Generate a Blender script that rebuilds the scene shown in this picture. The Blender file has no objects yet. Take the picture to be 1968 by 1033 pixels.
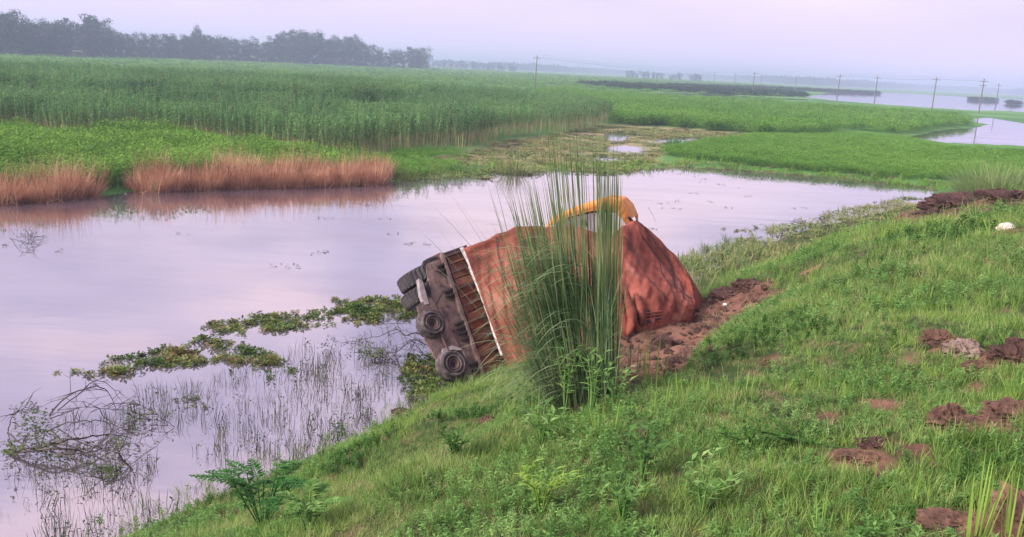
import bpy, math, random
import numpy as np
from mathutils import Vector, Matrix, Euler

# ============================================================ camera
CAM_H = 5.6
FPX = 1704.0                     # focal length in photo pixels (1968 wide)
CX, CY = 984.0, 516.5
PITCH = math.radians(12.78); ROLL = math.radians(2.86)
F = Vector((0, math.cos(PITCH), -math.sin(PITCH)))
R0 = Vector((1, 0, 0)); U0 = Vector((0, math.sin(PITCH), math.cos(PITCH)))
RR = R0 * math.cos(ROLL) + U0 * math.sin(ROLL)
UU = U0 * math.cos(ROLL) - R0 * math.sin(ROLL)
scene = bpy.context.scene
cam = bpy.data.cameras.new('camera'); camo = bpy.data.objects.new('camera', cam)
scene.collection.objects.link(camo); scene.camera = camo
cam.sensor_width = 36; cam.lens = 36 * FPX / 1968
cam.clip_start = 0.1; cam.clip_end = 20000
m = Matrix((( RR.x, UU.x, -F.x, 0), (RR.y, UU.y, -F.y, 0), (RR.z, UU.z, -F.z, CAM_H), (0, 0, 0, 1)))
camo.matrix_world = m

# ============================================================ world, sun, exposure
SUN_EL, SUN_AZ = math.radians(34), math.radians(-118)   # azimuth from +Y towards +X
world = bpy.data.worlds.new('World'); scene.world = world; world.use_nodes = True
wt = world.node_tree; wt.nodes.clear()
def wn(t, **k):
    n = wt.nodes.new(t)
    for a, b in k.items(): setattr(n, a, b)
    return n
wout = wn('ShaderNodeOutputWorld'); wbg = wn('ShaderNodeBackground'); wbg.inputs['Strength'].default_value = 0.1
sky = wn('ShaderNodeTexSky', sky_type='NISHITA'); sky.sun_disc = False
sky.sun_elevation = SUN_EL; sky.sun_rotation = SUN_AZ; sky.air_density = 1.5; sky.dust_density = 3.0
tc = wn('ShaderNodeTexCoord'); mp = wn('ShaderNodeMapping'); mp.inputs['Scale'].default_value = (1.0, 1.0, 3.2)
mp.inputs['Rotation'].default_value = (0.12, 0.2, 0.4)
nz = wn('ShaderNodeTexNoise'); nz.inputs['Scale'].default_value = 1.9; nz.inputs['Detail'].default_value = 5; nz.inputs['Roughness'].default_value = .5
nz.inputs['Distortion'].default_value = 0.4
cr = wn('ShaderNodeValToRGB'); e = cr.color_ramp.elements
e[0].position = .38; e[0].color = (.27, .25, .38, 1); e[1].position = .62; e[1].color = (.74, .57, .64, 1)
el = e.new(.5); el.color = (.46, .39, .54, 1)
mixw = wn('ShaderNodeMix', data_type='RGBA'); mixw.inputs['Factor'].default_value = 0.88
scl = wn('ShaderNodeVectorMath', operation='SCALE'); scl.inputs['Scale'].default_value = 8.0
# the cloud deck evens out towards the horizon
sx = wn('ShaderNodeSeparateXYZ'); mr = wn('ShaderNodeMapRange'); mr.inputs['From Min'].default_value = 0.02; mr.inputs['From Max'].default_value = 0.17
flat = wn('ShaderNodeMix', data_type='RGBA'); flat.inputs[6].default_value = (.64, .54, .77, 1)
L = wt.links.new
L(tc.outputs['Generated'], mp.inputs['Vector']); L(mp.outputs[0], nz.inputs['Vector']); L(nz.outputs['Fac'], cr.inputs[0])
L(tc.outputs['Generated'], sx.inputs[0]); L(sx.outputs['Z'], mr.inputs['Value']); L(mr.outputs[0], flat.inputs['Factor'])
L(cr.outputs[0], flat.inputs[7]); L(flat.outputs[2], scl.inputs[0])
L(sky.outputs[0], mixw.inputs[6]); L(scl.outputs[0], mixw.inputs[7]); L(mixw.outputs[2], wbg.inputs[0]); L(wbg.outputs[0], wout.inputs[0])

sun = bpy.data.lights.new('sun', 'SUN'); suno = bpy.data.objects.new('sun', sun); scene.collection.objects.link(suno)
sun.energy = 2.8; sun.angle = math.radians(26); sun.color = (1.0, .90, .82)
sd = Vector((math.sin(SUN_AZ) * math.cos(SUN_EL), math.cos(SUN_AZ) * math.cos(SUN_EL), math.sin(SUN_EL)))
suno.rotation_euler = (-sd).to_track_quat('-Z', 'Y').to_euler()

vs = scene.view_settings
scene.display_settings.display_device = 'sRGB'
vs.view_transform = 'Standard'; vs.look = 'None'; vs.gamma = 1; vs.use_curve_mapping = False
vs.exposure = 1.08
scene.render.engine = 'CYCLES'
cy = scene.cycles
cy.use_denoising = True
cy.max_bounces = 6; cy.diffuse_bounces = 3; cy.glossy_bounces = 3; cy.transmission_bounces = 4; cy.volume_bounces = 1; cy.transparent_max_bounces = 6
cy.caustics_reflective = False; cy.caustics_refractive = False

# ============================================================ helpers
random.seed(7); rng = np.random.default_rng(7)
def ray(px, py):
    return (F * FPX + RR * (px - CX) + UU * (CY - py)).normalized()
def PY(px, py, Y):                       # point on the sight line at world depth Y
    d = ray(px, py); return Vector((0, 0, CAM_H)) + d * (Y / d.y)
def PZ(px, py, z=0.0):
    d = ray(px, py); t = (z - CAM_H) / d.z
    return Vector((0, 0, CAM_H)) + d * t
def PD(px, py, D):                       # horizontal distance D
    d = ray(px, py); t = D / math.hypot(d.x, d.y); return Vector((0, 0, CAM_H)) + d * t
def HZ(px): return 80 + 0.05 * px
def AZ(px):
    d = ray(px, HZ(px)); return math.atan2(d.x, d.y)

def hash2(ix, iy, seed):
    v = (ix.astype(np.int64) * 374761393 + iy.astype(np.int64) * 668265263 + seed * 1442695041) & 0xffffffff
    v = ((v ^ (v >> 13)) * 1274126177) & 0xffffffff
    v = v ^ (v >> 16)
    return (v & 0xffffff) / float(0xffffff)
def vnoise(x, y, seed=0):
    x = np.asarray(x, float); y = np.asarray(y, float)
    ix = np.floor(x); iy = np.floor(y); fx = x - ix; fy = y - iy
    fx = fx * fx * (3 - 2 * fx); fy = fy * fy * (3 - 2 * fy)
    a = hash2(ix, iy, seed); b = hash2(ix + 1, iy, seed); c = hash2(ix, iy + 1, seed); d = hash2(ix + 1, iy + 1, seed)
    return (a + (b - a) * fx) * (1 - fy) + (c + (d - c) * fx) * fy
def fbm(x, y, seed=0, oct=4):
    s = 0; a = .5; t = 0
    for k in range(oct):
        s = s + a * vnoise(x * 2 ** k, y * 2 ** k, seed + k * 17); t += a; a *= .5
    return s / t - .5

def seg_dist(x, y, pts, closed=False):
    best = np.full(x.shape, 1e9); P = list(pts) + ([pts[0]] if closed else [])
    side = np.zeros(x.shape)
    for (ax, ay), (bx, by) in zip(P[:-1], P[1:]):
        dx, dy = bx - ax, by - ay; l2 = dx * dx + dy * dy + 1e-12
        t = np.clip(((x - ax) * dx + (y - ay) * dy) / l2, 0, 1)
        d = np.hypot(x - ax - t * dx, y - ay - t * dy)
        cr_ = dx * (y - ay) - dy * (x - ax)
        upd = d < best - 1e-9
        side = np.where(upd, np.sign(cr_), side); best = np.where(upd, d, best)
    return best, side
def inside(x, y, pts):
    x = np.asarray(x, float); y = np.asarray(y, float)
    r = np.zeros(x.shape, bool); n = len(pts)
    for i in range(n):
        ax, ay = pts[i]; bx, by = pts[(i + 1) % n]
        c = ((ay > y) != (by > y)) & (x < (bx - ax) * (y - ay) / (by - ay + 1e-12) + ax)
        r ^= c
    return r
def poly_sd(x, y, pts):                  # positive inside
    d, _ = seg_dist(x, y, pts, True)
    return np.where(inside(x, y, pts), d, -d)
def wz(l, z=0.0): return [tuple(PZ(a, b, z)[:2]) for a, b in l]

# ============================================================ plan of the place (metres)
near_shore = [(-30, -22), (-12, -2)] + wz([(60, 1120), (230, 1040), (420, 955), (640, 868), (820, 778), (905, 735), (1010, 690), (1150, 640), (1250, 590), (1325, 545), (1400, 505), (1500, 462), (1600, 432), (1700, 408), (1790, 385)]) + [(45, 62), (90, 80), (300, 160)]
bank_side = -1
far_shore = [(-400, 60), (-120, 36)] + wz([(0, 390), (100, 383), (208, 374), (240, 369), (480, 358), (755, 349), (800, 345), (960, 332), (1060, 326), (1180, 330), (1300, 320), (1440, 326), (1600, 340), (1740, 352), (1800, 362)])
pond_poly = near_shore[1:-3] + far_shore[::-1] + [(-400, -100)]
pond_right = wz([(1742, 266), (1800, 252), (1872, 246), (1905, 238), (1968, 244), (2200, 255), (2250, 300), (2000, 284), (1900, 279), (1820, 276)])
pond_small = wz([(1848, 231), (1900, 226), (1968, 238), (2200, 240), (2200, 245), (1968, 246), (1890, 239)])
puddle_far = wz([(1775, 221), (1790, 219), (1800, 222), (1788, 225)])
lake = wz([(1545, 187), (1600, 178), (1700, 178), (1850, 186), (2000, 193), (2400, 212), (2400, 240), (2000, 219), (1930, 214), (1880, 214), (1800, 209), (1700, 202), (1600, 194)])
strip_water = wz([(1235, 178), (1300, 179), (1560, 191), (1560, 194), (1380, 187), (1240, 181)])
slit = wz([(1040, 164), (1100, 163), (1110, 165), (1045, 167)])
marsh = wz([(940, 345), (860, 338), (765, 348), (765, 320), (880, 302), (960, 275), (1060, 262), (1165, 240), (1300, 246), (1450, 258), (1440, 268), (1330, 282), (1270, 300), (1255, 320), (1180, 335), (1060, 335)])
puddles = [wz([(1160, 256), (1200, 254), (1212, 264), (1195, 274), (1160, 272)]), wz([(1165, 284), (1200, 281), (1250, 288), (1215, 294), (1168, 292)]),
           wz([(1262, 268), (1340, 264), (1350, 270), (1300, 276), (1265, 273)]), wz([(1140, 302), (1195, 306), (1200, 312), (1150, 310)]), wz([(1225, 261), (1252, 262), (1262, 266), (1235, 266)])]
SLIDE_PX = [(1190, 765), (1150, 700), (1190, 640), (1250, 622), (1330, 590), (1400, 560), (1475, 542), (1520, 556), (1480, 585), (1400, 612), (1375, 650), (1365, 690), (1300, 715), (1240, 745)]
slide = [(0, 0), (1, 0), (0, 1)]
dirt_spots = [(1650, 880, .55), (1700, 852, .35), (1680, 905, .3), (1860, 825, .6), (1950, 800, .5), (1810, 665, .5), (1860, 690, .4), (1950, 695, .5), (1840, 1005, .5), (1760, 870, .35), (1950, 1010, .6), (1940, 445, .8),
              (940, 812, .25), (1850, 405, 2.2), (1920, 400, 2.2), (1780, 425, 1.6), (1450, 560, .9), (1560, 520, .6), (770, 790, .3), (1480, 690, .25), (1590, 800, .3), (1690, 780, .5), (1880, 750, .35), (1100, 790, .5), (1740, 700, .3)]

def bank_h(x, y):
    d, side = seg_dist(x, y, near_shore)
    s = d * np.where(side < 0, 1, -1)
    wob = fbm(x * .35, y * .35, 3) * 1.2 * np.clip(s, 0, 1)
    s2 = s + wob
    s2 = s2 - np.clip((y - 17) * .16, 0, 3.6)
    up = 4.05 * (1 - np.exp(-np.clip(s2, 0, None) / 4.05 * .50 * 1.30)) * 1.06
    up = np.minimum(up, .50 * np.clip(s2, 0, None)); up = np.minimum(up, 3.98 + .02 * s2)
    h = np.where(s2 > 0, up, np.where(s > 0, np.minimum(.03 + .03 * s + fbm(x * .9, y * .9, 8) * .12, .12), np.maximum(.30 * s, -1.0)))
    dg, _ = seg_dist(x, y, [(1.5, 12.0), (4.4, 16.6)])       # hollow gouged by the truck
    h = h - .6 * np.exp(-(dg / 1.5) ** 2) * np.clip(h / 1.2, 0, 1)
    return h, s
def terrain(x, y):
    x = np.asarray(x, float); y = np.asarray(y, float)
    hb, s = bank_h(x, y)
    far = np.hypot(x, y)
    # field side: positive distance from any water
    sd = -poly_sd(x, y, pond_poly)
    for p in (pond_right, pond_small, lake, strip_water, puddle_far, slit) :
        sd = np.minimum(sd, -poly_sd(x, y, p))
    sdn = sd + fbm(x * .25, y * .25, 9) * .8 + fbm(x * .05, y * .05, 12) * np.clip(far / 60 - 1, 0, 3)
    hf = np.clip(sdn * .25, -.8, .16)
    ms = poly_sd(x, y, marsh)
    mh = np.where(ms > 0, .05 + fbm(x * .5, y * .5, 21) * .16 - np.clip(ms, 0, 1) * .03, hf)
    hf = np.where(ms > 0, np.minimum(hf, mh), hf)
    for p in puddles:
        hf = np.where(poly_sd(x, y, p) > 0, -.06, hf)
    hf = np.where(s > 0, np.minimum(hf, .05), hf)
    h = np.maximum(hb, hf)
    land = np.clip(hb * 2, 0, 1) * (s > 0)
    h = h + land * (fbm(x * 1.1, y * 1.1, 5) * .22 + fbm(x * 4, y * 4, 6) * .07) * np.clip(40 / (far + 1), .2, 1)
    return h
def dirt_mask(x, y):
    x = np.asarray(x, float); y = np.asarray(y, float)
    n = fbm(x * 2.6, y * 2.6, 31, 5) * 1.9
    dm = np.clip((poly_sd(x, y, slide) + n * .5) / .35 + .3, 0, 1)
    for cx_, cy_, r in DS:
        dm = np.maximum(dm, np.clip((r - np.hypot(x - cx_, y - cy_)) / (.4 * r) + n * 1.3, 0, 1))
    return dm
def hit(px, py):                          # where the sight line meets the ground or water
    d = ray(px, py); ts = 1.5 * 1.01 ** np.arange(0, 800)
    X = d.x * ts; Y = d.y * ts; Z = CAM_H + d.z * ts
    h = np.maximum(terrain(X, Y), 0)
    below = np.nonzero(Z < h)[0]
    i = below[0] if len(below) else len(ts) - 1
    i = max(i, 1)
    a, b = Z[i - 1] - h[i - 1], h[i] - Z[i]; f = a / (a + b + 1e-9)
    t = ts[i - 1] + (ts[i] - ts[i - 1]) * f
    return Vector((d.x * t, d.y * t, max(CAM_H + d.z * t, 0)))
DS = []
slide = [tuple(hit(a, b)[:2]) for a, b in SLIDE_PX]
DS = [(hit(a, b).x, hit(a, b).y, r * .5) for a, b, r in dirt_spots]
def gz(x, y): return float(terrain(np.array([x]), np.array([y]))[0])

ORD = ['first', 'second', 'third', 'fourth', 'fifth', 'sixth', 'seventh', 'eighth', 'ninth', 'tenth', 'eleventh', 'twelfth', 'thirteenth', 'fourteenth', 'fifteenth', 'sixteenth', 'seventeenth', 'eighteenth', 'nineteenth', 'twentieth']
TENS = ['', '', 'twenty', 'thirty', 'forty', 'fifty', 'sixty', 'seventy', 'eighty']
def nth(i):
    return ORD[i] if i < 20 else (TENS[(i + 1) // 10] + (' ' + ORD[(i + 1) % 10 - 1] if (i + 1) % 10 else 'th')).replace('yth', 'ieth')
# ---- object helpers
COL = scene.collection
def tag(o, label=None, cat=None, group=None, kind=None):
    if label: o['label'] = label
    if cat: o['category'] = cat
    if group: o['group'] = group
    if kind: o['kind'] = kind
    return o
def empty(name, loc, label, cat, group=None, rot=(0, 0, 0)):
    o = bpy.data.objects.new(name, None); COL.objects.link(o); o.location = loc; o.rotation_euler = rot
    return tag(o, label, cat, group)
class MB:
    """collects verts and faces, becomes ONE mesh object"""
    def __init__(s): s.v = []; s.f = []; s.m = []
    def add(s, v, f, mi=0):
        n = len(s.v); s.v += [tuple(q) for q in v]; s.f += [tuple(i + n for i in q) for q in f]; s.m += [mi] * len(f); return s
    def quad(s, a, b, c, d, mi=0): return s.add([a, b, c, d], [(0, 1, 2, 3)], mi)
    def tube(s, pts, rad, n=5, mi=0, cap=True):
        pts = [Vector(p) for p in pts]; k = len(pts); V = []; Fc = []
        if not hasattr(rad, '__len__'): rad = [rad] * k
        ref = None
        for i, p in enumerate(pts):
            t = (pts[min(i + 1, k - 1)] - pts[max(i - 1, 0)]).normalized()
            if ref is None: ref = Vector((0, 0, 1)) if abs(t.z) < .9 else Vector((1, 0, 0))
            a = t.cross(ref).normalized(); b = t.cross(a)
            ref = b.cross(t) * -1 if False else ref
            for j in range(n):
                q = 2 * math.pi * j / n; V.append(p + (a * math.cos(q) + b * math.sin(q)) * rad[i])
        for i in range(k - 1):
            for j in range(n):
                Fc.append((i * n + j, i * n + (j + 1) % n, (i + 1) * n + (j + 1) % n, (i + 1) * n + j))
        if cap: Fc.append(tuple(range(n - 1, -1, -1))); Fc.append(tuple((k - 1) * n + j for j in range(n)))
        return s.add(V, Fc, mi)
    def box(s, c, ax, ay, az, mi=0):      # centre and three half axes
        c = Vector(c); V = [c + ax * i + ay * j + az * k for i in (-1, 1) for j in (-1, 1) for k in (-1, 1)]
        return s.add(V, [(0, 1, 3, 2), (4, 6, 7, 5), (0, 4, 5, 1), (2, 3, 7, 6), (0, 2, 6, 4), (1, 5, 7, 3)], mi)
    def blade(s, p, d, L, w, bend, n=3, mi=0, side=None, g=1.0):   # ribbon from p along d drooping by bend
        p = Vector(p); d = Vector(d).normalized()
        if side is None:
            side = d.cross(Vector((0, 0, 1)))
            if side.length < .05: side = Vector((random.uniform(-1, 1), random.uniform(-1, 1), 0))
            side = (side.normalized() + Vector((random.uniform(-.6, .6), random.uniform(-.6, .6), random.uniform(-.3, .3)))).normalized()
        V = []; q = p.copy(); dd = d.copy()
        for i in range(n + 1):
            t = i / n; ww = w * (1 - t) ** .6 * (0.55 + .9 * min(t * 3, 1) * .5) * .5
            if i == n: V.append(q.copy())
            else: V += [q - side * ww, q + side * ww]
            q = q + dd * (L / n); dd = (dd + Vector((0, 0, -bend / n))).normalized()
        Fc = [(2 * i, 2 * i + 1, 2 * i + 3, 2 * i + 2) for i in range(n - 1)] + [(2 * n - 2, 2 * n - 1, 2 * n)]
        return s.add(V, Fc, mi)
    def leaf(s, p, d, up, L, w, mi=0, fold=.15):
        p = Vector(p); d = Vector(d).normalized(); sd_ = d.cross(up)
        sd_ = sd_.normalized() if sd_.length > 1e-4 else Vector((1, 0, 0)); nn = sd_.cross(d)
        V = [p, p + d * L * .4 + sd_ * w * .5 + nn * fold * w, p + d * L - nn * fold * L, p + d * L * .4 - sd_ * w * .5 + nn * fold * w, p + d * L * .5]
        return s.add(V, [(0, 1, 4), (1, 2, 4), (2, 3, 4), (3, 0, 4)], mi)
    def mesh(s, name, mats, smooth=False):
        me = bpy.data.meshes.new(name); me.from_pydata(s.v, [], s.f)
        for mt in (mats if isinstance(mats, (list, tuple)) else [mats]): me.materials.append(mt)
        if any(s.m): me.polygons.foreach_set('material_index', s.m)
        if smooth: me.polygons.foreach_set('use_smooth', [True] * len(s.f))
        me.update(); return me
    def build(s, name, mats, parent=None, smooth=False, loc=None):
        o = bpy.data.objects.new(name, s.mesh(name, mats, smooth)); COL.objects.link(o)
        if parent: o.parent = parent
        if loc is not None: o.location = loc
        return o
def copy_thing(src, loc, rotz, scale, label=None, group=None):
    r = src.copy(); COL.objects.link(r); r.location = loc; r.rotation_euler = (0, 0, rotz)
    r.scale = scale if hasattr(scale, '__len__') else (scale,) * 3
    if label: r['label'] = label
    if group: r['group'] = group
    for ch in list(src.children):
        c = ch.copy(); COL.objects.link(c); c.parent = r
    return r

# ============================================================ materials
def mat(name):
    m_ = bpy.data.materials.new(name); m_.use_nodes = True; m_.node_tree.nodes.clear(); return m_, m_.node_tree
def N(t, ty, **k):
    n = t.nodes.new(ty)
    for a, b in k.items(): setattr(n, a, b)
    return n
def ramp(t, stops, fac=None):
    c = N(t, 'ShaderNodeValToRGB'); el = c.color_ramp.elements
    el[0].position, el[0].color = stops[0][0], (*stops[0][1], 1)
    el[1].position, el[1].color = stops[-1][0], (*stops[-1][1], 1)
    for p, q in stops[1:-1]: x = el.new(p); x.color = (*q, 1)
    if fac is not None: t.links.new(fac, c.inputs[0])
    return c
def noise(t, scale, detail=3, vec=None, rough=.55):
    n = N(t, 'ShaderNodeTexNoise'); n.inputs['Scale'].default_value = scale; n.inputs['Detail'].default_value = detail; n.inputs['Roughness'].default_value = rough
    if vec is not None: t.links.new(vec, n.inputs['Vector'])
    return n
def leafmat(name, stops, patch=.25, transl=.3, rough=.55, amt=.5):
    """foliage: colour varies by plant (random) and by patch of ground (world noise)"""
    m_, t = mat(name); out = N(t, 'ShaderNodeOutputMaterial')
    oi = N(t, 'ShaderNodeObjectInfo'); ge = N(t, 'ShaderNodeNewGeometry')
    n1 = noise(t, patch, 4, ge.outputs['Position'])
    mr_ = N(t, 'ShaderNodeMapRange'); mr_.inputs['From Min'].default_value = .3; mr_.inputs['From Max'].default_value = .7; t.links.new(n1.outputs['Fac'], mr_.inputs['Value'])
    mx = N(t, 'ShaderNodeMix', data_type='FLOAT'); mx.inputs[0].default_value = amt
    rnd = N(t, 'ShaderNodeMath', operation='FRACT'); ad = N(t, 'ShaderNodeMath', operation='ADD')
    t.links.new(oi.outputs['Random'], ad.inputs[0]); t.links.new(ge.outputs['Random Per Island'], ad.inputs[1]); t.links.new(ad.outputs[0], rnd.inputs[0])
    t.links.new(mr_.outputs[0], mx.inputs[2]); t.links.new(rnd.outputs[0], mx.inputs[3])
    c = ramp(t, stops, mx.outputs[0])
    p = N(t, 'ShaderNodeBsdfPrincipled'); p.inputs['Roughness'].default_value = rough; p.inputs['Specular IOR Level'].default_value = .12
    t.links.new(c.outputs[0], p.inputs['Base Color'])
    tr = N(t, 'ShaderNodeBsdfTranslucent'); t.links.new(c.outputs[0], tr.inputs['Color'])
    ms = N(t, 'ShaderNodeMixShader'); ms.inputs[0].default_value = transl
    t.links.new(p.outputs[0], ms.inputs[1]); t.links.new(tr.outputs[0], ms.inputs[2]); t.links.new(ms.outputs[0], out.inputs[0])
    return m_
def surfmat(name, stops, scale=3, rough=.8, bump=.3, bscale=None, metallic=0, detail=6, coords='Object', dist=.02):
    m_, t = mat(name); out = N(t, 'ShaderNodeOutputMaterial'); p = N(t, 'ShaderNodeBsdfPrincipled')
    c0 = N(t, 'ShaderNodeTexCoord')
    n1 = noise(t, scale, detail, c0.outputs[coords], .65); c = ramp(t, stops, n1.outputs['Fac'])
    t.links.new(c.outputs[0], p.inputs['Base Color']); p.inputs['Roughness'].default_value = rough; p.inputs['Metallic'].default_value = metallic
    if bump:
        n2 = noise(t, bscale or scale * 4, 5, c0.outputs[coords]); b = N(t, 'ShaderNodeBump'); b.inputs['Strength'].default_value = bump; b.inputs['Distance'].default_value = dist
        t.links.new(n2.outputs['Fac'], b.inputs['Height']); t.links.new(b.outputs[0], p.inputs['Normal'])
    t.links.new(p.outputs[0], out.inputs[0]); return m_

G = lambda r, g, b: (r, g, b)
M_grass = leafmat('grass_blade', [(0, G(.03, .08, .02)), (.27, G(.11, .23, .045)), (.5, G(.24, .40, .09)), (.72, G(.38, .51, .16)), (.9, G(.47, .46, .23)), (1, G(.48, .36, .23))], 1.3, .35, amt=.6)
M_weed = leafmat('weed_leaf', [(0, G(.035, .11, .025)), (.5, G(.15, .32, .075)), (1, G(.38, .54, .19))], 1.6, .35)
M_darkweed = leafmat('dark_weed_leaf', [(0, G(.02, .07, .012)), (.5, G(.045, .13, .02)), (1, G(.11, .23, .04))], 2, .2)
M_tall = leafmat('reed_blade', [(0, G(.05, .11, .04)), (.35, G(.13, .23, .10)), (.7, G(.27, .37, .19)), (.85, G(.40, .42, .25)), (1, G(.50, .42, .27))], 3.5, .25, .5, .3)
M_stalk = leafmat('reed_stalk', [(0, G(.03, .07, .02)), (.45, G(.10, .17, .06)), (.75, G(.22, .28, .12)), (1, G(.40, .33, .18))], 2, .1, .5, .3)
M_bright = leafmat('bright_grass_blade', [(0, G(.20, .38, .05)), (1, G(.40, .56, .13))], 2, .4)
M_jute = leafmat('jute_leaf', [(0, G(.03, .10, .04)), (.35, G(.07, .21, .06)), (.7, G(.14, .34, .10)), (1, G(.28, .48, .18))], .13, .35, .6, .42)
M_jstem = leafmat('jute_stem', [(0, G(.2, .2, .09)), (.5, G(.36, .33, .17)), (1, G(.48, .40, .24))], 2, .0)
M_low = leafmat('low_crop_leaf', [(0, G(.07, .18, .025)), (.5, G(.16, .34, .04)), (1, G(.30, .48, .08))], .5, .3, .6, .4)
M_right = leafmat('right_crop_leaf', [(0, G(.09, .23, .03)), (.5, G(.16, .35, .045)), (1, G(.26, .46, .08))], .05, .3, .6, .55)
M_dry = leafmat('dry_grass_blade', [(0, G(.2, .10, .06)), (.35, G(.48, .25, .155)), (.75, G(.72, .44, .29)), (.9, G(.68, .53, .34)), (1, G(.25, .30, .12))], 1.2, .25, .7, .3)
M_tree = leafmat('tree_leaf', [(0, G(.01, .03, .016)), (.5, G(.03, .065, .03)), (1, G(.09, .15, .06))], .04, .2, .6, .5)
M_reed = leafmat('far_reed_leaf', [(0, G(.02, .05, .02)), (1, G(.05, .11, .035))], .02, .2)
M_hya = leafmat('hyacinth_leaf', [(0, G(.02, .05, .012)), (.3, G(.06, .13, .025)), (.55, G(.14, .21, .05)), (.72, G(.30, .28, .10)), (.86, G(.24, .12, .07)), (1, G(.12, .06, .04))], 1.1, .25, .45, .5)
M_emerg = leafmat('water_stem', [(0, G(.02, .035, .015)), (.5, G(.05, .075, .03)), (.8, G(.14, .16, .07)), (1, G(.16, .10, .06))], 1, .1)
M_scrap = leafmat('scrap_leaf', [(0, G(.04, .04, .03)), (1, G(.12, .13, .07))], 1, .1)
M_marsh = leafmat('marsh_plant', [(0, G(.09, .16, .04)), (.4, G(.2, .29, .09)), (.7, G(.36, .34, .16)), (.9, G(.45, .26, .16)), (1, G(.30, .15, .1))], .25, .2, .7, .6)
M_bark = surfmat('bark', [(.3, G(.04, .03, .025)), (.7, G(.12, .09, .07))], 8)
M_twig = surfmat('wet_twig', [(.3, G(.02, .014, .013)), (.7, G(.06, .04, .035))], 8, .6)
M_pole = surfmat('pole_concrete', [(.3, G(.10, .09, .09)), (.7, G(.2, .18, .17))], 2)
M_clod = surfmat('red_earth_clod', [(.25, G(.035, .018, .013)), (.45, G(.11, .055, .038)), (.62, G(.21, .11, .075)), (.78, G(.34, .2, .15))], 7, .9, .8, 24, dist=.04)
M_mound = surfmat('dark_earth_mound', [(.25, G(.022, .012, .012)), (.5, G(.075, .035, .028)), (.75, G(.17, .085, .06))], 1.6, .9, .8, 9, dist=.08)
M_litter = surfmat('white_plastic', [(.3, G(.6, .6, .66)), (.7, G(.85, .83, .85))], 5, .4)
M_stone = surfmat('pale_stone', [(.3, G(.6, .5, .42)), (.7, G(.78, .68, .6))], 9, .8)

# ground: earth, grass litter, field soil
Mg, t = mat('ground_earth'); out = N(t, 'ShaderNodeOutputMaterial'); p = N(t, 'ShaderNodeBsdfPrincipled'); p.inputs['Roughness'].default_value = .95; p.inputs['Specular IOR Level'].default_value = .15
ge = N(t, 'ShaderNodeNewGeometry'); at1 = N(t, 'ShaderNodeAttribute', attribute_name='dirt'); at2 = N(t, 'ShaderNodeAttribute', attribute_name='field'); at3 = N(t, 'ShaderNodeAttribute', attribute_name='marsh')
n1 = noise(t, 3.5, 8, ge.outputs['Position'], .65); n2 = noise(t, .03, 5, ge.outputs['Position']); n3 = noise(t, 1.3, 7, ge.outputs['Position'], .65); n4 = noise(t, 14, 6, ge.outputs['Position'], .7)
grassc = ramp(t, [(.3, G(.025, .045, .015)), (.48, G(.05, .09, .025)), (.62, G(.14, .12, .06)), (.72, G(.2, .14, .09))], n1.outputs['Fac'])
dirtc = ramp(t, [(.28, G(.06, .03, .022)), (.45, G(.15, .075, .055)), (.6, G(.26, .135, .095)), (.75, G(.38, .22, .16))], n3.outputs['Fac'])
fieldc = ramp(t, [(.35, G(.06, .17, .045)), (.5, G(.10, .25, .06)), (.65, G(.16, .32, .09))], n2.outputs['Fac'])
marshc = ramp(t, [(.3, G(.12, .15, .06)), (.5, G(.28, .27, .14)), (.62, G(.38, .26, .17)), (.75, G(.2, .12, .09))], n3.outputs['Fac'])
def mixc(a, b, f):
    x = N(t, 'ShaderNodeMix', data_type='RGBA'); t.links.new(f, x.inputs['Factor']); t.links.new(a, x.inputs[6]); t.links.new(b, x.inputs[7]); return x.outputs[2]
c = mixc(grassc.outputs[0], fieldc.outputs[0], at2.outputs['Fac']); c = mixc(c, marshc.outputs[0], at3.outputs['Fac']); c = mixc(c, dirtc.outputs[0], at1.outputs['Fac'])
t.links.new(c, p.inputs['Base Color'])
b = N(t, 'ShaderNodeBump'); b.inputs['Strength'].default_value = .8; b.inputs['Distance'].default_value = .05; t.links.new(n4.outputs['Fac'], b.inputs['Height']); t.links.new(b.outputs[0], p.inputs['Normal'])
t.links.new(p.outputs[0], out.inputs[0])

# water: silty, strongly reflecting at these low angles
Mw, t = mat('pond_water'); out = N(t, 'ShaderNodeOutputMaterial')
ge = N(t, 'ShaderNodeNewGeometry')
df = N(t, 'ShaderNodeBsdfDiffuse'); df.inputs['Color'].default_value = (.20, .17, .21, 1)
gl = N(t, 'ShaderNodeBsdfGlossy'); gl.inputs['Roughness'].default_value = .035; gl.inputs['Color'].default_value = (.90, .88, .90, 1)
mpw = N(t, 'ShaderNodeMapping'); mpw.inputs['Scale'].default_value = (.35, 1, 1); t.links.new(ge.outputs['Position'], mpw.inputs['Vector'])
nw = noise(t, .9, 3, mpw.outputs[0]); nw2 = noise(t, .12, 3, ge.outputs['Position'])
bw = N(t, 'ShaderNodeBump'); bw.inputs['Strength'].default_value = .12; bw.inputs['Distance'].default_value = .04; t.links.new(nw.outputs['Fac'], bw.inputs['Height'])
t.links.new(bw.outputs[0], gl.inputs['Normal'])
lw = N(t, 'ShaderNodeLayerWeight'); lw.inputs['Blend'].default_value = .5; mrw = N(t, 'ShaderNodeMapRange'); mrw.inputs['From Min'].default_value = .35; mrw.inputs['From Max'].default_value = .95
mrw.inputs['To Min'].default_value = .46; mrw.inputs['To Max'].default_value = .95
t.links.new(lw.outputs['Facing'], mrw.inputs['Value']); ms = N(t, 'ShaderNodeMixShader'); mpm = N(t, 'ShaderNodeMapping'); mpm.inputs['Scale'].default_value = (.10, .28, 1); t.links.new(ge.outputs['Position'], mpm.inputs['Vector'])
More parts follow.
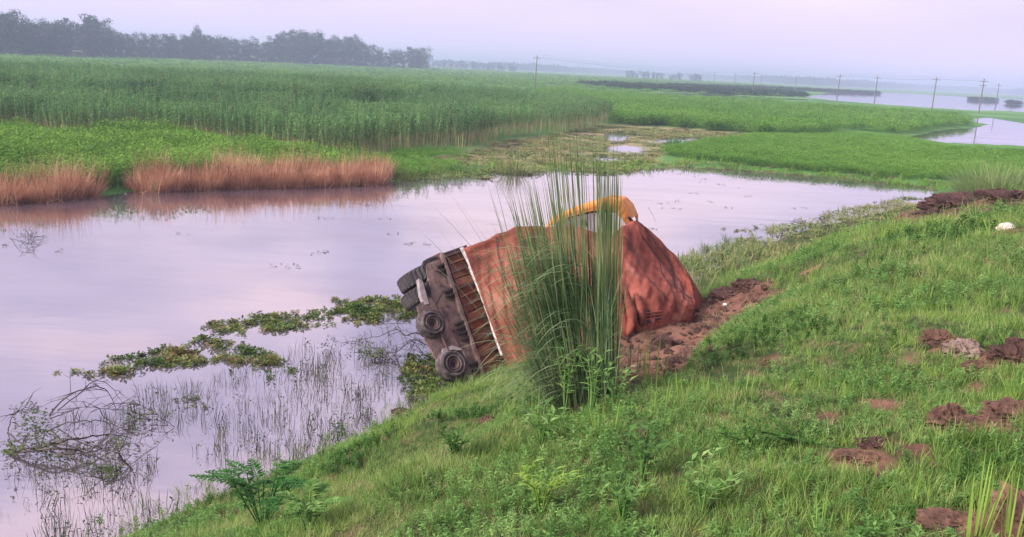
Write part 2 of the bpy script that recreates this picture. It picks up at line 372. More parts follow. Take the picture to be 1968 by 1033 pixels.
nm = noise(t, 1.0, 5, mpm.outputs[0], .6); mm = N(t, 'ShaderNodeMapRange'); mm.inputs['From Min'].default_value = .3; mm.inputs['From Max'].default_value = .7; mm.inputs['To Min'].default_value = -.13; mm.inputs['To Max'].default_value = .05
t.links.new(nm.outputs['Fac'], mm.inputs['Value']); am = N(t, 'ShaderNodeMath', operation='ADD'); am.use_clamp = True; t.links.new(mrw.outputs[0], am.inputs[0]); t.links.new(mm.outputs[0], am.inputs[1])
mr2 = N(t, 'ShaderNodeMapRange'); mr2.inputs['From Min'].default_value = .45; mr2.inputs['From Max'].default_value = .65; mr2.inputs['To Min'].default_value = .02; mr2.inputs['To Max'].default_value = .09; t.links.new(nm.outputs['Fac'], mr2.inputs['Value']); t.links.new(mr2.outputs[0], gl.inputs['Roughness'])
t.links.new(am.outputs[0], ms.inputs[0]); t.links.new(df.outputs[0], ms.inputs[1]); t.links.new(gl.outputs[0], ms.inputs[2]); t.links.new(ms.outputs[0], out.inputs[0])

# ============================================================ ground, water, haze
radii = np.concatenate([[0.01], 1.0 * 1.0165 ** np.arange(0, 530)]); radii = radii[radii < 4400]; radii = np.append(radii, 4500)
az = np.concatenate([np.radians(np.linspace(-44, 44, 370)), np.radians(np.linspace(48, 312, 56))]); na = len(az)
Rg, Ag = np.meshgrid(radii, az, indexing='ij'); X = Rg * np.sin(Ag); Y = Rg * np.cos(Ag); Z = terrain(X, Y)
DM = dirt_mask(X, Y); Z = Z + DM * (sbk := (bank_h(X, Y)[1] > .2)) * (fbm(X * 6, Y * 6, 300, 4) * .10 + np.abs(fbm(X * 3, Y * 3, 305, 4)) * -.16 + .02) * (Rg < 60)
nr = len(radii); co = np.stack([X, Y, Z], -1).reshape(-1, 3)
ii, jj = np.meshgrid(np.arange(nr - 1), np.arange(na), indexing='ij'); j2 = (jj + 1) % na
q = np.stack([ii * na + jj, ii * na + j2, (ii + 1) * na + j2, (ii + 1) * na + jj], -1).reshape(-1, 4)
me = bpy.data.meshes.new('ground'); me.vertices.add(len(co)); me.vertices.foreach_set('co', co.ravel())
me.loops.add(q.size); me.polygons.add(len(q)); me.loops.foreach_set('vertex_index', q.ravel().astype(np.int32))
me.polygons.foreach_set('loop_start', np.arange(0, q.size, 4, dtype=np.int32)); me.polygons.foreach_set('use_smooth', np.ones(len(q), bool)); me.update(); me.validate()
def attr(me, name, arr):
    a_ = me.attributes.new(name, 'FLOAT', 'POINT'); a_.data.foreach_set('value', np.asarray(arr, np.float32).ravel())
_, sb = bank_h(X, Y)
attr(me, 'dirt', dirt_mask(X, Y) * (sb > -.3)); attr(me, 'field', np.clip((-sb - .5) / 2, 0, 1)); attr(me, 'marsh', np.clip(poly_sd(X, Y, marsh) / 1.5 + .5, 0, 1))
me.materials.append(Mg); me.flip_normals()
go = bpy.data.objects.new('ground', me); COL.objects.link(go); tag(go, kind='structure')
wm = MB(); nn = 64; V = [(0, 0, 0)] + [(4450 * math.cos(2 * math.pi * i / nn), 4450 * math.sin(2 * math.pi * i / nn), 0) for i in range(nn)]
wm.add(V, [(0, i + 1, (i + 1) % nn + 1) for i in range(nn)]); tag(wm.build('water', Mw), kind='structure')
Mh, t = mat('haze_air'); out = N(t, 'ShaderNodeOutputMaterial'); pv = N(t, 'ShaderNodeVolumePrincipled'); pv.inputs['Color'].default_value = (.62, .73, 1.0, 1)
pv.inputs['Density'].default_value = .0008; pv.inputs['Anisotropy'].default_value = .1; t.links.new(pv.outputs[0], out.inputs['Volume'])
hz = MB(); hz.box((0, 0, 15.5), Vector((4700, 0, 0)), Vector((0, 4700, 0)), Vector((0, 0, 18.5))); tag(hz.build('haze', Mh), kind='stuff')

# ============================================================ scatter by geometry nodes
def variant(name, mb, mats, smooth=False):
    return bpy.data.objects.new(name, mb.mesh(name, mats, smooth))     # source mesh only, never in the scene itself
def scatter(name, pts, variants, scl_, tilt=.15, label=None, cat=None, group=None, kind='stuff', parent=None, squash=None):
    pts = np.asarray(pts, np.float32); n = len(pts)
    me = bpy.data.meshes.new(name); me.vertices.add(n); me.vertices.foreach_set('co', pts.ravel()); me.update()
    a_ = me.attributes.new('rot', 'FLOAT_VECTOR', 'POINT')
    r = np.stack([rng.normal(0, tilt, n), rng.normal(0, tilt, n), rng.uniform(0, 6.283, n)], -1); a_.data.foreach_set('vector', r.astype(np.float32).ravel())
    a_ = me.attributes.new('scl', 'FLOAT_VECTOR', 'POINT'); s_ = np.broadcast_to(np.asarray(scl_, np.float32), (n,)) * 1.0
    sv = np.stack([s_, s_, s_ * (squash if squash is not None else 1.0)], -1); a_.data.foreach_set('vector', sv.astype(np.float32).ravel())
    a_ = me.attributes.new('idx', 'INT', 'POINT'); a_.data.foreach_set('value', rng.integers(0, len(variants), n).astype(np.int32))
    o = bpy.data.objects.new(name, me); COL.objects.link(o); tag(o, label, cat, group, kind)
    if parent: o.parent = parent
    g = bpy.data.node_groups.new(name + '_scatter', 'GeometryNodeTree')
    g.interface.new_socket('Geometry', in_out='INPUT', socket_type='NodeSocketGeometry'); g.interface.new_socket('Geometry', in_out='OUTPUT', socket_type='NodeSocketGeometry')
    gi = g.nodes.new('NodeGroupInput'); gout = g.nodes.new('NodeGroupOutput'); jn = g.nodes.new('GeometryNodeJoinGeometry')
    for v in variants:
        ob = g.nodes.new('GeometryNodeObjectInfo'); ob.inputs['Object'].default_value = v; ob.inputs['As Instance'].default_value = True
        g.links.new(ob.outputs['Geometry'], jn.inputs[0])
    iop = g.nodes.new('GeometryNodeInstanceOnPoints'); iop.inputs['Pick Instance'].default_value = True
    def na_(nm, ty):
        x = g.nodes.new('GeometryNodeInputNamedAttribute'); x.data_type = ty; x.inputs['Name'].default_value = nm; return x.outputs['Attribute']
    g.links.new(gi.outputs[0], iop.inputs['Points']); g.links.new(jn.outputs[0], iop.inputs['Instance'])
    g.links.new(na_('idx', 'INT'), iop.inputs['Instance Index']); g.links.new(na_('rot', 'FLOAT_VECTOR'), iop.inputs['Rotation']); g.links.new(na_('scl', 'FLOAT_VECTOR'), iop.inputs['Scale'])
    g.links.new(iop.outputs[0], gout.inputs[0])
    md = o.modifiers.new('scatter', 'NODES'); md.node_group = g
    return o
def polar_pts(bands, azr=(-38, 38), keep=None):
    out_ = []
    a0, a1 = math.radians(azr[0]), math.radians(azr[1])
    for r0, r1, dens in bands:
        n = int(.5 * (a1 - a0) * (r1 * r1 - r0 * r0) * dens)
        r = np.sqrt(rng.uniform(r0 * r0, r1 * r1, n)); a = rng.uniform(a0, a1, n); x = r * np.sin(a); y = r * np.cos(a)
        k = keep(x, y) if keep else np.ones(n, bool); out_.append(np.stack([x[k], y[k]], -1))
    return np.concatenate(out_)
def with_z(p2, dz=0.0):
    z = terrain(p2[:, 0], p2[:, 1]) + dz; return np.column_stack([p2, z])
def U(a, b): return random.uniform(a, b)
def rdir(up=1.0, sp=1.0):
    a = U(0, 6.283); return Vector((math.cos(a) * sp, math.sin(a) * sp, up))

# ---- source plants
def v_grass(nb, h, w, spread, lean, bend, mt, name):
    b_ = MB()
    for i in range(nb):
        a = U(0, 6.283); r = spread * math.sqrt(U(0, 1)); l = U(.5, 1) * h
        b_.blade((r * math.cos(a), r * math.sin(a), -.01), (math.cos(a + U(-.8, .8)) * lean * U(.2, 1.3), math.sin(a + U(-.8, .8)) * lean * U(.2, 1.3), 1), l, w * U(.7, 1.3), bend * U(.4, 1.4), 3)
    return variant(name, b_, mt)
def v_weed(h, nl, L, w, mt, name, bare=.15):
    b_ = MB()
    b_.tube([(0, 0, 0), (U(-.03, .03), U(-.03, .03), h * .5), (U(-.06, .06), U(-.06, .06), h)], [.006, .005, .002], 3, cap=False)
    for i in range(nl):
        tt = bare + (1 - bare) * (i + 1) / nl; a = i * 2.4 + U(-.4, .4)
        sc_ = 1.15 - .6 * abs(tt - .55)
        b_.leaf((0, 0, h * tt), (math.cos(a), math.sin(a), U(0, .7)), Vector((0, 0, 1)), L * sc_ * U(.8, 1.2), w * sc_ * U(.8, 1.2))
    return variant(name, b_, mt)
grass_v = [v_grass(16, .20, .007, .10, .9, .9, M_grass, 'grass_tuft') for _ in range(5)] + [v_grass(12, .30, .008, .06, .5, .6, M_grass, 'grass_tuft') for _ in range(3)]
weed_v = [v_weed(.16, 12, .06, .028, M_weed, 'weed') for _ in range(3)] + [v_weed(.24, 16, .075, .022, M_weed, 'weed') for _ in range(2)]
dark_v = [v_weed(.20, 18, .07, .035, M_darkweed, 'weed') for _ in range(3)]

# ============================================================ bank vegetation
def on_bank(x, y, thr=.03):
    h = terrain(x, y); _, s = bank_h(x, y); return (s > 0.0) & (h > thr) & (h > np.clip((y - 17) * .02, 0, .14))
def k_grass(x, y):
    nzz = fbm(x * .8, y * .8, 41) + .5
    return on_bank(x, y) & (rng.uniform(0, 1, len(x)) > dirt_mask(x, y) * 1.0) & (rng.uniform(0, 1, len(x)) < .25 + nzz * 1.1) & (fbm(x * 1.7, y * 1.7, 43, 4) > -.17)
p2 = polar_pts([(2.2, 6, 620), (6, 9, 430), (9, 15, 230), (15, 26, 90), (26, 45, 34), (45, 100, 8)], keep=k_grass)
r = np.hypot(p2[:, 0], p2[:, 1]); nb = fbm(p2[:, 0] * .7, p2[:, 1] * .7, 77) + .5
M_straw = leafmat('straw', [(0, G(.20, .15, .08)), (.5, G(.38, .31, .17)), (1, G(.55, .46, .28))], 1.5, .15, .7, .3)
straw_v = [v_grass(9, .22, .006, .12, 2.2, .8, M_straw, 'straw_tuft') for _ in range(4)]
ps = polar_pts([(2.2, 9, 120), (9, 16, 60), (16, 30, 24), (30, 60, 5)], keep=lambda x, y: on_bank(x, y, .02) & (fbm(x * .7 + 3, y * .7, 151, 5) > -.02))
rs = np.hypot(ps[:, 0], ps[:, 1])
scatter('dead_grass', with_z(ps), straw_v, np.clip(rs / 16, .55, 1.4) * rng.uniform(.5, 1.2, len(ps)), .3, 'pale dead grass stems tangled in the bank turf', 'grass')
bright_v = [v_grass(9, .30, .008, .05, .45, .5, M_bright, 'fresh_tuft') for _ in range(4)]
pb = polar_pts([(2.2, 9, 60), (9, 16, 34), (16, 30, 14), (30, 50, 4)], keep=lambda x, y: on_bank(x, y, .05) & (fbm(x * .55 + 7, y * .55, 141, 4) > .03) & (dirt_mask(x, y) < .4))
rb = np.hypot(pb[:, 0], pb[:, 1])
scatter('fresh_grass', with_z(pb), bright_v, np.clip(rb / 16, .55, 1.4) * rng.uniform(.5, 1.25, len(pb)), .3, 'fresh lighter green grass in patches on the bank', 'grass')
scatter('bank_grass', with_z(p2), grass_v, (np.clip(r / 16, .6, 1.6)) * (.2 + nb * 1.1) * rng.uniform(.6, 1.35, len(p2)), .3, 'short green grass covering the sloping bank', 'grass')
def k_weed(x, y):
    return on_bank(x, y, .05) & (fbm(x * .9, y * .9, 51, 5) > -.06) & (dirt_mask(x, y) < .3)
p2 = polar_pts([(2.2, 6, 260), (6, 10, 210), (10, 16, 110), (16, 26, 45), (26, 50, 12)], keep=k_weed)
r = np.hypot(p2[:, 0], p2[:, 1])
scatter('bank_weeds', with_z(p2), weed_v, np.clip(r / 16, .6, 1.6) * rng.uniform(.35, 1.0, len(p2)) * (.5 + 1.25 * (fbm(p2[:, 0] * .9, p2[:, 1] * .9, 161) + .4)), .25, 'small broad leaved weeds mixed into the bank grass', 'weeds')
def k_dark(x, y): return on_bank(x, y, .1) & (fbm(x * .6, y * .6, 61) > .13) & (dirt_mask(x, y) < .3)
p2 = polar_pts([(2.2, 6, 130), (6, 10, 110), (10, 16, 70), (16, 30, 25)], keep=k_dark)
r = np.hypot(p2[:, 0], p2[:, 1])
scatter('dark_ground_cover', with_z(p2), dark_v, np.clip(r / 16, .6, 1.5) * rng.uniform(.5, 1.1, len(p2)), .3, 'dark green creeping leaves in patches on the bank', 'weeds')

# ============================================================ crops
def v_jute(h, mt, name, nl=30, L=.26, w=.09, top=.45):
    b_ = MB(); lx, ly = U(-.1, .1), U(-.1, .1)
    b_.tube([(0, 0, 0), (lx * .5, ly * .5, h * .5), (lx, ly, h)], [.022, .016, .006], 3, mi=1, cap=False)
    for i in range(nl):
        tt = top + (1 - top) * ((i + .5) / nl); a = i * 2.4 + U(-.5, .5)
        b_.leaf((lx * tt, ly * tt, h * tt), (math.cos(a), math.sin(a), U(-.5, .6)), Vector((0, 0, 1)), L * U(.7, 1.2), w * U(.7, 1.2))
    return variant(name, b_, [mt, M_jstem])
def v_bush(h, rad, nl, L, w, mt, name, lo=.25):     # leafy cushion for dense far crops
    b_ = MB()
    for i in range(nl):
        a = U(0, 6.283); rr_ = rad * math.sqrt(U(0, 1)); z = h * (U(lo, 1) if U(0, 1) < .8 else U(lo * .7, 1)) * (1 - .25 * (rr_ / rad) ** 2)
        b_.leaf((rr_ * math.cos(a), rr_ * math.sin(a), z), (math.cos(a + U(-1, 1)), math.sin(a + U(-1, 1)), U(-.3, .9)), Vector((0, 0, 1)), L * U(.7, 1.3), w * U(.7, 1.3))
    return variant(name, b_, mt)
jute_v = [v_jute(U(2.1, 2.5), M_jute, 'jute_plant') for _ in range(6)]
jutefar_v = [v_bush(2.4, .8, 130, .30, .10, M_jute, 'jute_clump', .55) for _ in range(4)]
low_v = [v_bush(.7, .42, 90, .12, .045, M_low, 'low_crop_clump') for _ in range(4)]
right_v = [v_bush(1.25, .6, 100, .24, .08, M_right, 'crop_clump') for _ in range(4)]
near_v = [v_bush(.6, .4, 90, .14, .035, M_right, 'crop_clump') for _ in range(4)]
far_v = [v_bush(1.3, 1.6, 60, .9, .4, M_right, 'far_crop_clump') for _ in range(4)]

tall_zone = [(-150, 62)] + wz([(-60, 262), (0, 262), (130, 280), (270, 262), (420, 285), (560, 310), (640, 318), (700, 312), (780, 303), (860, 298), (940, 282), (965, 268), (1040, 263), (1110, 258), (1165, 246)]) + wz([(1180, 225), (1120, 205), (900, 178), (640, 168), (0, 140)]) + [(-300, 130)]
low_zone = [(-150, 38)] + wz([(0, 386), (208, 369), (240, 364), (480, 354), (700, 345), (760, 335), (690, 316), (640, 318), (560, 310), (420, 285), (270, 262), (130, 280), (0, 262)]) + [(-150, 62)]
right_zone = wz([(1172, 243), (1300, 250), (1430, 260), (1480, 266), (1560, 266), (1600, 256), (1650, 254), (1700, 262), (1735, 262), (1800, 250), (1870, 243), (1860, 234), (1835, 230), (1860, 226), (1800, 222), (1700, 215), (1560, 206), (1380, 198), (1230, 191), (1100, 176), (1020, 176), (1080, 200), (1180, 225)])
near_zone = wz([(1262, 300), (1330, 312), (1440, 324), (1600, 338), (1740, 350), (1850, 352), (2000, 350), (2300, 340), (2300, 318), (1968, 301), (1850, 294), (1742, 285), (1600, 268), (1450, 268), (1340, 284)])
def kin(poly, extra=None):
    def k(x, y):
        m_ = inside(x, y, poly) & (terrain(x, y) > .03)
        return m_ if extra is None else m_ & extra(x, y)
    return k
plot_far = wz([(-400, 218), (0, 212), (300, 216), (560, 228), (640, 238), (760, 232), (860, 205), (640, 160), (0, 135), (-400, 130)])
def zone_scatter(name, poly, bands, var, s0, s1, label, cat, seed, amp=.25, inset=None):
    p2 = polar_pts(bands, keep=kin(poly, None if inset is None else (lambda x, y: poly_sd(x, y, poly) > inset))); n = fbm(p2[:, 0] * .08, p2[:, 1] * .08, seed) + fbm(p2[:, 0] * .5, p2[:, 1] * .5, seed + 5) * .6
    return scatter(name, with_z(p2, -.02), var, rng.uniform(s0, s1, len(p2)) * (1 + amp * 2 * n) * (np.where(inside(p2[:, 0], p2[:, 1], plot_far), 1.22, .93) if poly is tall_zone else 1), .08, label, cat)
zone_scatter('jute_crop', tall_zone, [(40, 75, 5.0), (75, 110, 3.2), (110, 150, 1.2)], jute_v, .85, 1.1, 'tall dark green jute crop with bare lower stems', 'crop', 71, .2)
zone_scatter('jute_canopy', tall_zone, [(50, 90, .45), (90, 180, .32)], jutefar_v, .72, .92, 'dense leafy canopy filling the tall jute field', 'crop', 71, .2, 5)
zone_scatter('low_crop', low_zone, [(25, 80, 7.0)], low_v, .8, 1.5, 'bright green low crop behind the dry grass', 'crop', 81, .5)
zone_scatter('right_crop', right_zone, [(60, 110, 3.2), (110, 200, 1.3), (200, 420, .35)], right_v, .8, 1.15, 'even green crop field beyond the marsh', 'crop', 91, .12)
zone_scatter('near_right_crop', near_zone, [(38, 100, 9)], near_v, .8, 1.15, 'short bright green crop right of the pond', 'crop', 95, .12)
fill_zone = wz([(1262, 270), (1340, 282), (1440, 270), (1600, 268), (1742, 286), (1850, 296), (1800, 280), (1742, 268), (1640, 252), (1560, 262), (1450, 262)])
zone_scatter('short_cover', fill_zone, [(50, 110, 7)], near_v, .4, .7, 'short green cover between the two right hand crops', 'crop', 99, .2)
edge_zone = wz([(755, 350), (700, 318), (770, 300), (870, 298), (900, 306), (860, 336), (765, 350)])
zone_scatter('edge_cover', edge_zone, [(35, 70, 9)], near_v, .4, .9, 'rough green cover between the dry grass and the jute stems', 'crop', 98, .4)
# far fields: everything left between 120 m and 900 m
def k_far(x, y):
    a = np.arctan2(x, y); return (terrain(x, y) > .1) & ~inside(x, y, tall_zone) & ~inside(x, y, right_zone) & ~((x > 60) & (np.hypot(x, y) < 180)) & (a < math.radians(16) - 0)
p2 = polar_pts([(105, 200, .25), (200, 420, .10), (420, 900, .03)], keep=k_far); r = np.hypot(p2[:, 0], p2[:, 1])
scatter('far_crop', with_z(p2, -.1), far_v, rng.uniform(.5, 1.0, len(p2)) * np.clip(r / 320, .6, 1.6) * (1 + .5 * fbm(p2[:, 0] * .015, p2[:, 1] * .03, 15)), .05, 'pale green open fields reaching to the trees', 'crop', squash=.6)

# far reed strips (dark, hazy)
reed_v = [v_bush(2.6, 2.2, 70, 1.1, .5, M_reed, 'reed_clump') for _ in range(3)]
strips = [wz([(1105, 163), (1180, 163), (1300, 169), (1450, 176), (1548, 184), (1550, 188), (1400, 184), (1300, 178), (1200, 174)]),
          wz([(1280, 166), (1500, 171), (1690, 180), (1690, 182), (1500, 175), (1290, 170)]),
          wz([(1862, 191), (1916, 194), (1916, 197), (1864, 194)]), wz([(1700, 199), (1968, 210), (1968, 213), (1820, 207), (1700, 202)]), wz([(1935, 199), (1962, 200), (1962, 203), (1935, 202)])]
allp = []
for sp in strips:
    xs = [q_[0] for q_ in sp]; ys = [q_[1] for q_ in sp]; A = (max(xs) - min(xs)) * (max(ys) - min(ys)); n = int(min(A * .15, 9000)) if sp is not strips[3] else 0
    x = rng.uniform(min(xs), max(xs), n); y = rng.uniform(min(ys), max(ys), n); k = inside(x, y, sp); allp.append(np.stack([x[k], y[k]], -1))
allp = np.concatenate(allp); allp = allp[:6000]
scatter('far_reeds', np.column_stack([allp, np.zeros(len(allp))]), reed_v, rng.uniform(.35, .75, len(allp)), .05, 'dark hazy reed strips standing along the far water', 'reeds')

# ============================================================ marsh, floating plants, edges
mar_v = [v_grass(10, .35, .03, .22, .9, .6, M_marsh, 'marsh_tuft') for _ in range(3)]
mat_v = []
for _ in range(4):
    b_ = MB()
    for i in range(26):
        a = U(0, 6.283); rr_ = .3 * math.sqrt(U(0, 1)); b_.leaf((rr_ * math.cos(a), rr_ * math.sin(a), U(.0, .05)), (math.cos(a * 3), math.sin(a * 3), U(0, .35)), Vector((0, 0, 1)), U(.08, .16), U(.05, .1))
    mat_v.append(variant('floating_mat', b_, M_marsh))
stem_fill = [v_grass(14, .45, .014, .15, .5, .5, M_marsh, 'reed_fill') for _ in range(2)]
def k_marsh(x, y):
    ok = inside(x, y, marsh) & (fbm(x * .45, y * .45, 101) > -.1)
    for p_ in puddles: ok &= ~inside(x, y, p_)
    return ok
p2 = polar_pts([(38, 95, 5)], keep=k_marsh)
scatter('marsh_mat', np.column_stack([p2, np.maximum(terrain(p2[:, 0], p2[:, 1]), 0) + .01]), mat_v, rng.uniform(.8, 1.8, len(p2)), .1, 'flat brown and green weed mat floating in the marsh', 'water weed')
p2 = polar_pts([(38, 95, 1.6)], keep=lambda x, y: k_marsh(x, y) & (fbm(x * .3, y * .3, 105) > .03))
scatter('marsh_grass', np.column_stack([p2, np.maximum(terrain(p2[:, 0], p2[:, 1]), 0)]), mar_v, rng.uniform(.6, 1.6, len(p2)), .1, 'thin yellow green tufts standing in the marsh', 'grass')
# weedy edge along the near shore (right) and the pond's far side
def shore_band(line, w0, w1, dens, side):
    P = []
    for (ax, ay), (bx, by) in zip(line[:-1], line[1:]):
        l = math.hypot(bx - ax, by - ay); nx, ny = -(by - ay) / l, (bx - ax) / l; n = int(l * dens * (w1 - w0))
        tt = rng.uniform(0, 1, n); w = rng.uniform(w0, w1, n) * side
        P.append(np.stack([ax + (bx - ax) * tt + nx * w, ay + (by - ay) * tt + ny * w], -1))
    return np.concatenate(P)
edge_line = wz([(1310, 552), (1400, 505), (1500, 462), (1600, 432), (1700, 408), (1790, 385)])
p2 = shore_band(edge_line, -3.8, 3.8, 10, 1); hh = terrain(p2[:, 0], p2[:, 1]); p2 = p2[(fbm(p2[:, 0] * .5, p2[:, 1] * .5, 111) > -.1) & (hh > -.35) & (hh < .3)]
scatter('shore_weeds', np.column_stack([p2, np.maximum(terrain(p2[:, 0], p2[:, 1]), 0)]), mat_v + mar_v, rng.uniform(.45, 1.15, len(p2)), .15, 'yellow green weeds crowding the near shore', 'water weed')
p2 = shore_band(wz([(760, 347), (800, 345), (960, 332), (1060, 326), (1180, 330), (1300, 320), (1440, 328), (1600, 342), (1740, 356), (1830, 368)]), -.6, 2.6, 9, 1)
farshore_v = [v_grass(12, .5, .03, .3, .8, .5, M_low, 'shore_tuft') for _ in range(2)] + mar_v[:2]
scatter('far_shore_grass', np.column_stack([p2, np.maximum(terrain(p2[:, 0], p2[:, 1]), 0)]), farshore_v + mat_v[:2], rng.uniform(.6, 1.2, len(p2)), .15, 'low green growth along the far pond edge', 'grass')

p2 = shore_band(wz([(1315, 540), (1380, 520), (1440, 495), (1490, 470)]), -1.6, 1.6, 22, 1); hh = terrain(p2[:, 0], p2[:, 1]); p2 = p2[(hh < .4)]
scatter('shore_reeds', np.column_stack([p2, np.maximum(hh[hh < .4], 0)]), mar_v + stem_fill, rng.uniform(.4, 1.1, len(p2)), .15, 'thick yellow green reeds on the shore just past the tarpaulin', 'water weed')
# water hyacinth mats
def v_hya():
    b_ = MB()
    for i in range(12):
        a = U(0, 6.283); d_ = Vector((math.cos(a) * .7, math.sin(a) * .7, U(.3, 1.2))).normalized(); h_ = U(.05, .13)
        b_.leaf(d_ * h_, d_ + Vector((0, 0, U(-.6, .2))), Vector((0, 0, 1)), U(.06, .11), U(.05, .085)); b_.tube([(0, 0, 0), d_ * h_], .004, 3, cap=False)
    return variant('hyacinth', b_, M_hya)
hya_v = [v_hya() for _ in range(5)]
def mat_region(cpx, thin, dens, seed, hole=.0):
    poly = wz(cpx); xs = [q_[0] for q_ in poly]; ys = [q_[1] for q_ in poly]; A = (max(xs) - min(xs)) * (max(ys) - min(ys)); n = int(A * dens * 2.2)
    x = rng.uniform(min(xs), max(xs), n); y = rng.uniform(min(ys), max(ys), n)
    k = (poly_sd(x, y, poly) + fbm(x * 1.3, y * 1.3, seed) * thin * 3.2 > 0) & (fbm(x * 3.2, y * 3.2, seed + 3, 5) > hole - .40); return np.stack([x[k], y[k]], -1)
mats_ = [([(195, 700), (240, 690), (330, 668), (400, 655), (470, 668), (540, 680), (545, 700), (500, 712), (420, 700), (330, 712), (260, 722), (200, 715)], .25, 60, 1, .3, 'water_hyacinth', 'yellow brown water hyacinth mat in the lower left water'),
         ([(395, 628), (470, 610), (600, 600), (680, 588), (800, 578), (825, 600), (760, 612), (690, 628), (600, 632), (480, 640), (400, 640)], .2, 65, 2, .3, 'water_hyacinth', 'long green and yellow water hyacinth mat reaching the truck wheels'),
         ([(640, 575), (800, 572), (820, 590), (700, 605), (640, 600)], .2, 60, 5, .3, 'water_hyacinth', 'olive water hyacinth clump heaped behind the truck wheels'),
         ([(785, 685), (850, 690), (890, 740), (870, 765), (790, 775), (775, 740)], .15, 60, 6, .15, 'water_hyacinth', 'brown green weed pile at the foot of the truck'),
         ([(100, 715), (180, 715), (190, 730), (120, 735)], .15, 30, 3, .45, 'water_hyacinth', 'sparse reddish tail of plants at the far left of the mat'),
         ([(1385, 440), (1455, 438), (1450, 447), (1392, 446)], .2, 22, 7, .35, 'floating_weed', 'small brown weed raft on the right part of the pond'),
         ([(1468, 436), (1540, 433), (1590, 436), (1540, 442), (1475, 443)], .2, 20, 8, .35, 'floating_weed', 'longer brown weed raft close to the right shore'),
         ([(440, 690), (560, 690), (545, 745), (440, 760), (420, 720)], .3, 26, 9, .5, 'water_hyacinth', 'loose dark green plants drifting right of the yellow mat'),
         ([(330, 745), (400, 740), (395, 790), (335, 800)], .15, 24, 10, .45, 'water_hyacinth', 'dark leafy clump between the fallen branch and the mat')]
for cpx, thin, dens, sdd, hole, nm, lb in mats_:
    p2 = mat_region(cpx, thin, dens, sdd, hole)
    scatter(nm, np.column_stack([p2, np.full(len(p2), .0)]), hya_v, rng.uniform(.35, .95, len(p2)) * (.6 + 1.2 * (fbm(p2[:, 0] * 1.5, p2[:, 1] * 1.5, 77) + .25)), .35, lb, 'water plants', squash=.6)
# loose scraps on the open water
stem_scrap = []
for _ in range(3):
    b_ = MB()
    for i in range(7): a = U(0, 6.28); b_.leaf((U(-.14, .14), U(-.04, .04), U(0, .03)), (math.cos(a), math.sin(a) * .5, U(-.1, .35)), Vector((0, 0, 1)), .07, .03)
    stem_scrap.append(variant('scrap', b_, M_scrap))
P = []
for px, py in [(735, 421), (622, 420), (605, 487), (545, 512), (1270, 390), (1300, 388), (1330, 372), (1345, 350), (1330, 340), (1305, 402), (1400, 400), (1365, 500), (1362, 388), (1420, 362), (1440, 378), (1310, 335), (1355, 345), (560, 505), (620, 655), (1540, 400), (1250, 440), (1460, 345), (1380, 355), (700, 395), (800, 470), (760, 450), (340, 450), (210, 414), (98, 433), (66, 486), (2, 472)]:
    c_ = PZ(px, py); n = rng.integers(2, 6); P.append(np.column_stack([c_.x + rng.normal(0, .22, n), c_.y + rng.normal(0, .15, n), np.zeros(n)]))
scatter('floating_scraps', np.concatenate(P), stem_scrap, rng.uniform(.6, 1.3, sum(len(q_) for q_ in P)), .1, 'scattered dark leaf scraps on the open water', 'water plants')
# stems standing in the shallows
stem_v = []
for k_ in range(5):
    b_ = MB()
    for i in range(6): b_.blade((U(-.12, .12), U(-.12, .12), -.02), (U(-.25, .25), U(-.25, .25), 1), U(.08, .26), .009, U(0, .5), 2)
    if k_ > 2:
        for i in range(6): a = U(0, 6.28); b_.leaf((U(-.05, .05), U(-.05, .05), U(.05, .16)), (math.cos(a), math.sin(a), U(0, .8)), Vector((0, 0, 1)), .045, .02)
    stem_v.append(variant('water_stems', b_, M_emerg))
shallow = wz([(60, 960), (0, 900), (150, 800), (300, 745), (480, 705), (600, 665), (700, 650), (830, 700), (860, 760), (640, 890), (420, 975), (220, 1060), (-60, 1060)])
def k_sh(x, y): return inside(x, y, shallow) & (terrain(x, y) < .02) & (fbm(x * 1.0, y * 1.0, 121) + fbm(x * .25, y * .25, 125) > -.08)
p2 = polar_pts([(8, 22, 26)], keep=k_sh)
scatter('water_stems', np.column_stack([p2, np.zeros(len(p2))]), stem_v, rng.uniform(.5, 1.5, len(p2)), .15, 'thin stems standing in the shallow near water', 'water plants')
# wet grass fringe where the bank meets the water
p2 = shore_band(wz([(60, 1120), (230, 1040), (420, 955), (640, 868), (820, 778), (880, 745)]), -.5, .5, 60, 1)
scatter('shore_fringe', np.column_stack([p2, np.maximum(terrain(p2[:, 0], p2[:, 1]), 0)]), grass_v[5:] + weed_v[:1] + stem_v[3:], rng.uniform(.35, .95, len(p2)), .3, 'ragged grass fringe along the water edge of the bank', 'grass')

# ============================================================ dry grass tussocks
dryt = []
for k_ in range(5):
    b_ = MB()
    for i in range(640):
        a = U(0, 6.283); r_ = .75 * math.sqrt(U(0, 1)); l = U(.5, 1.15) * (1.25 if U(0, 1) < .12 else 1)
        b_.blade((r_ * math.cos(a), r_ * math.sin(a), 0), (math.cos(a) * r_ * U(.2, 1.0) + U(-.25, .25), math.sin(a) * r_ * U(.2, 1.0) + U(-.25, .25), 1), l, .022, U(.1, .9), 3)
    for i in range(34):
        b_.blade((random.gauss(0, .45), random.gauss(0, .45), 0), (U(-.35, .35), U(-.35, .35), 1), U(1.1, 1.9), .018, U(0, .3), 3)
    for i in range(60):
        b_.blade((random.gauss(0, .4), random.gauss(0, .4), 0), (U(-1, 1), U(-1, 1), U(.2, 1)), U(.4, .9), .022, U(.3, 1.5), 3)
    dryt.append(b_.mesh('dry_grass', M_dry))
first = None
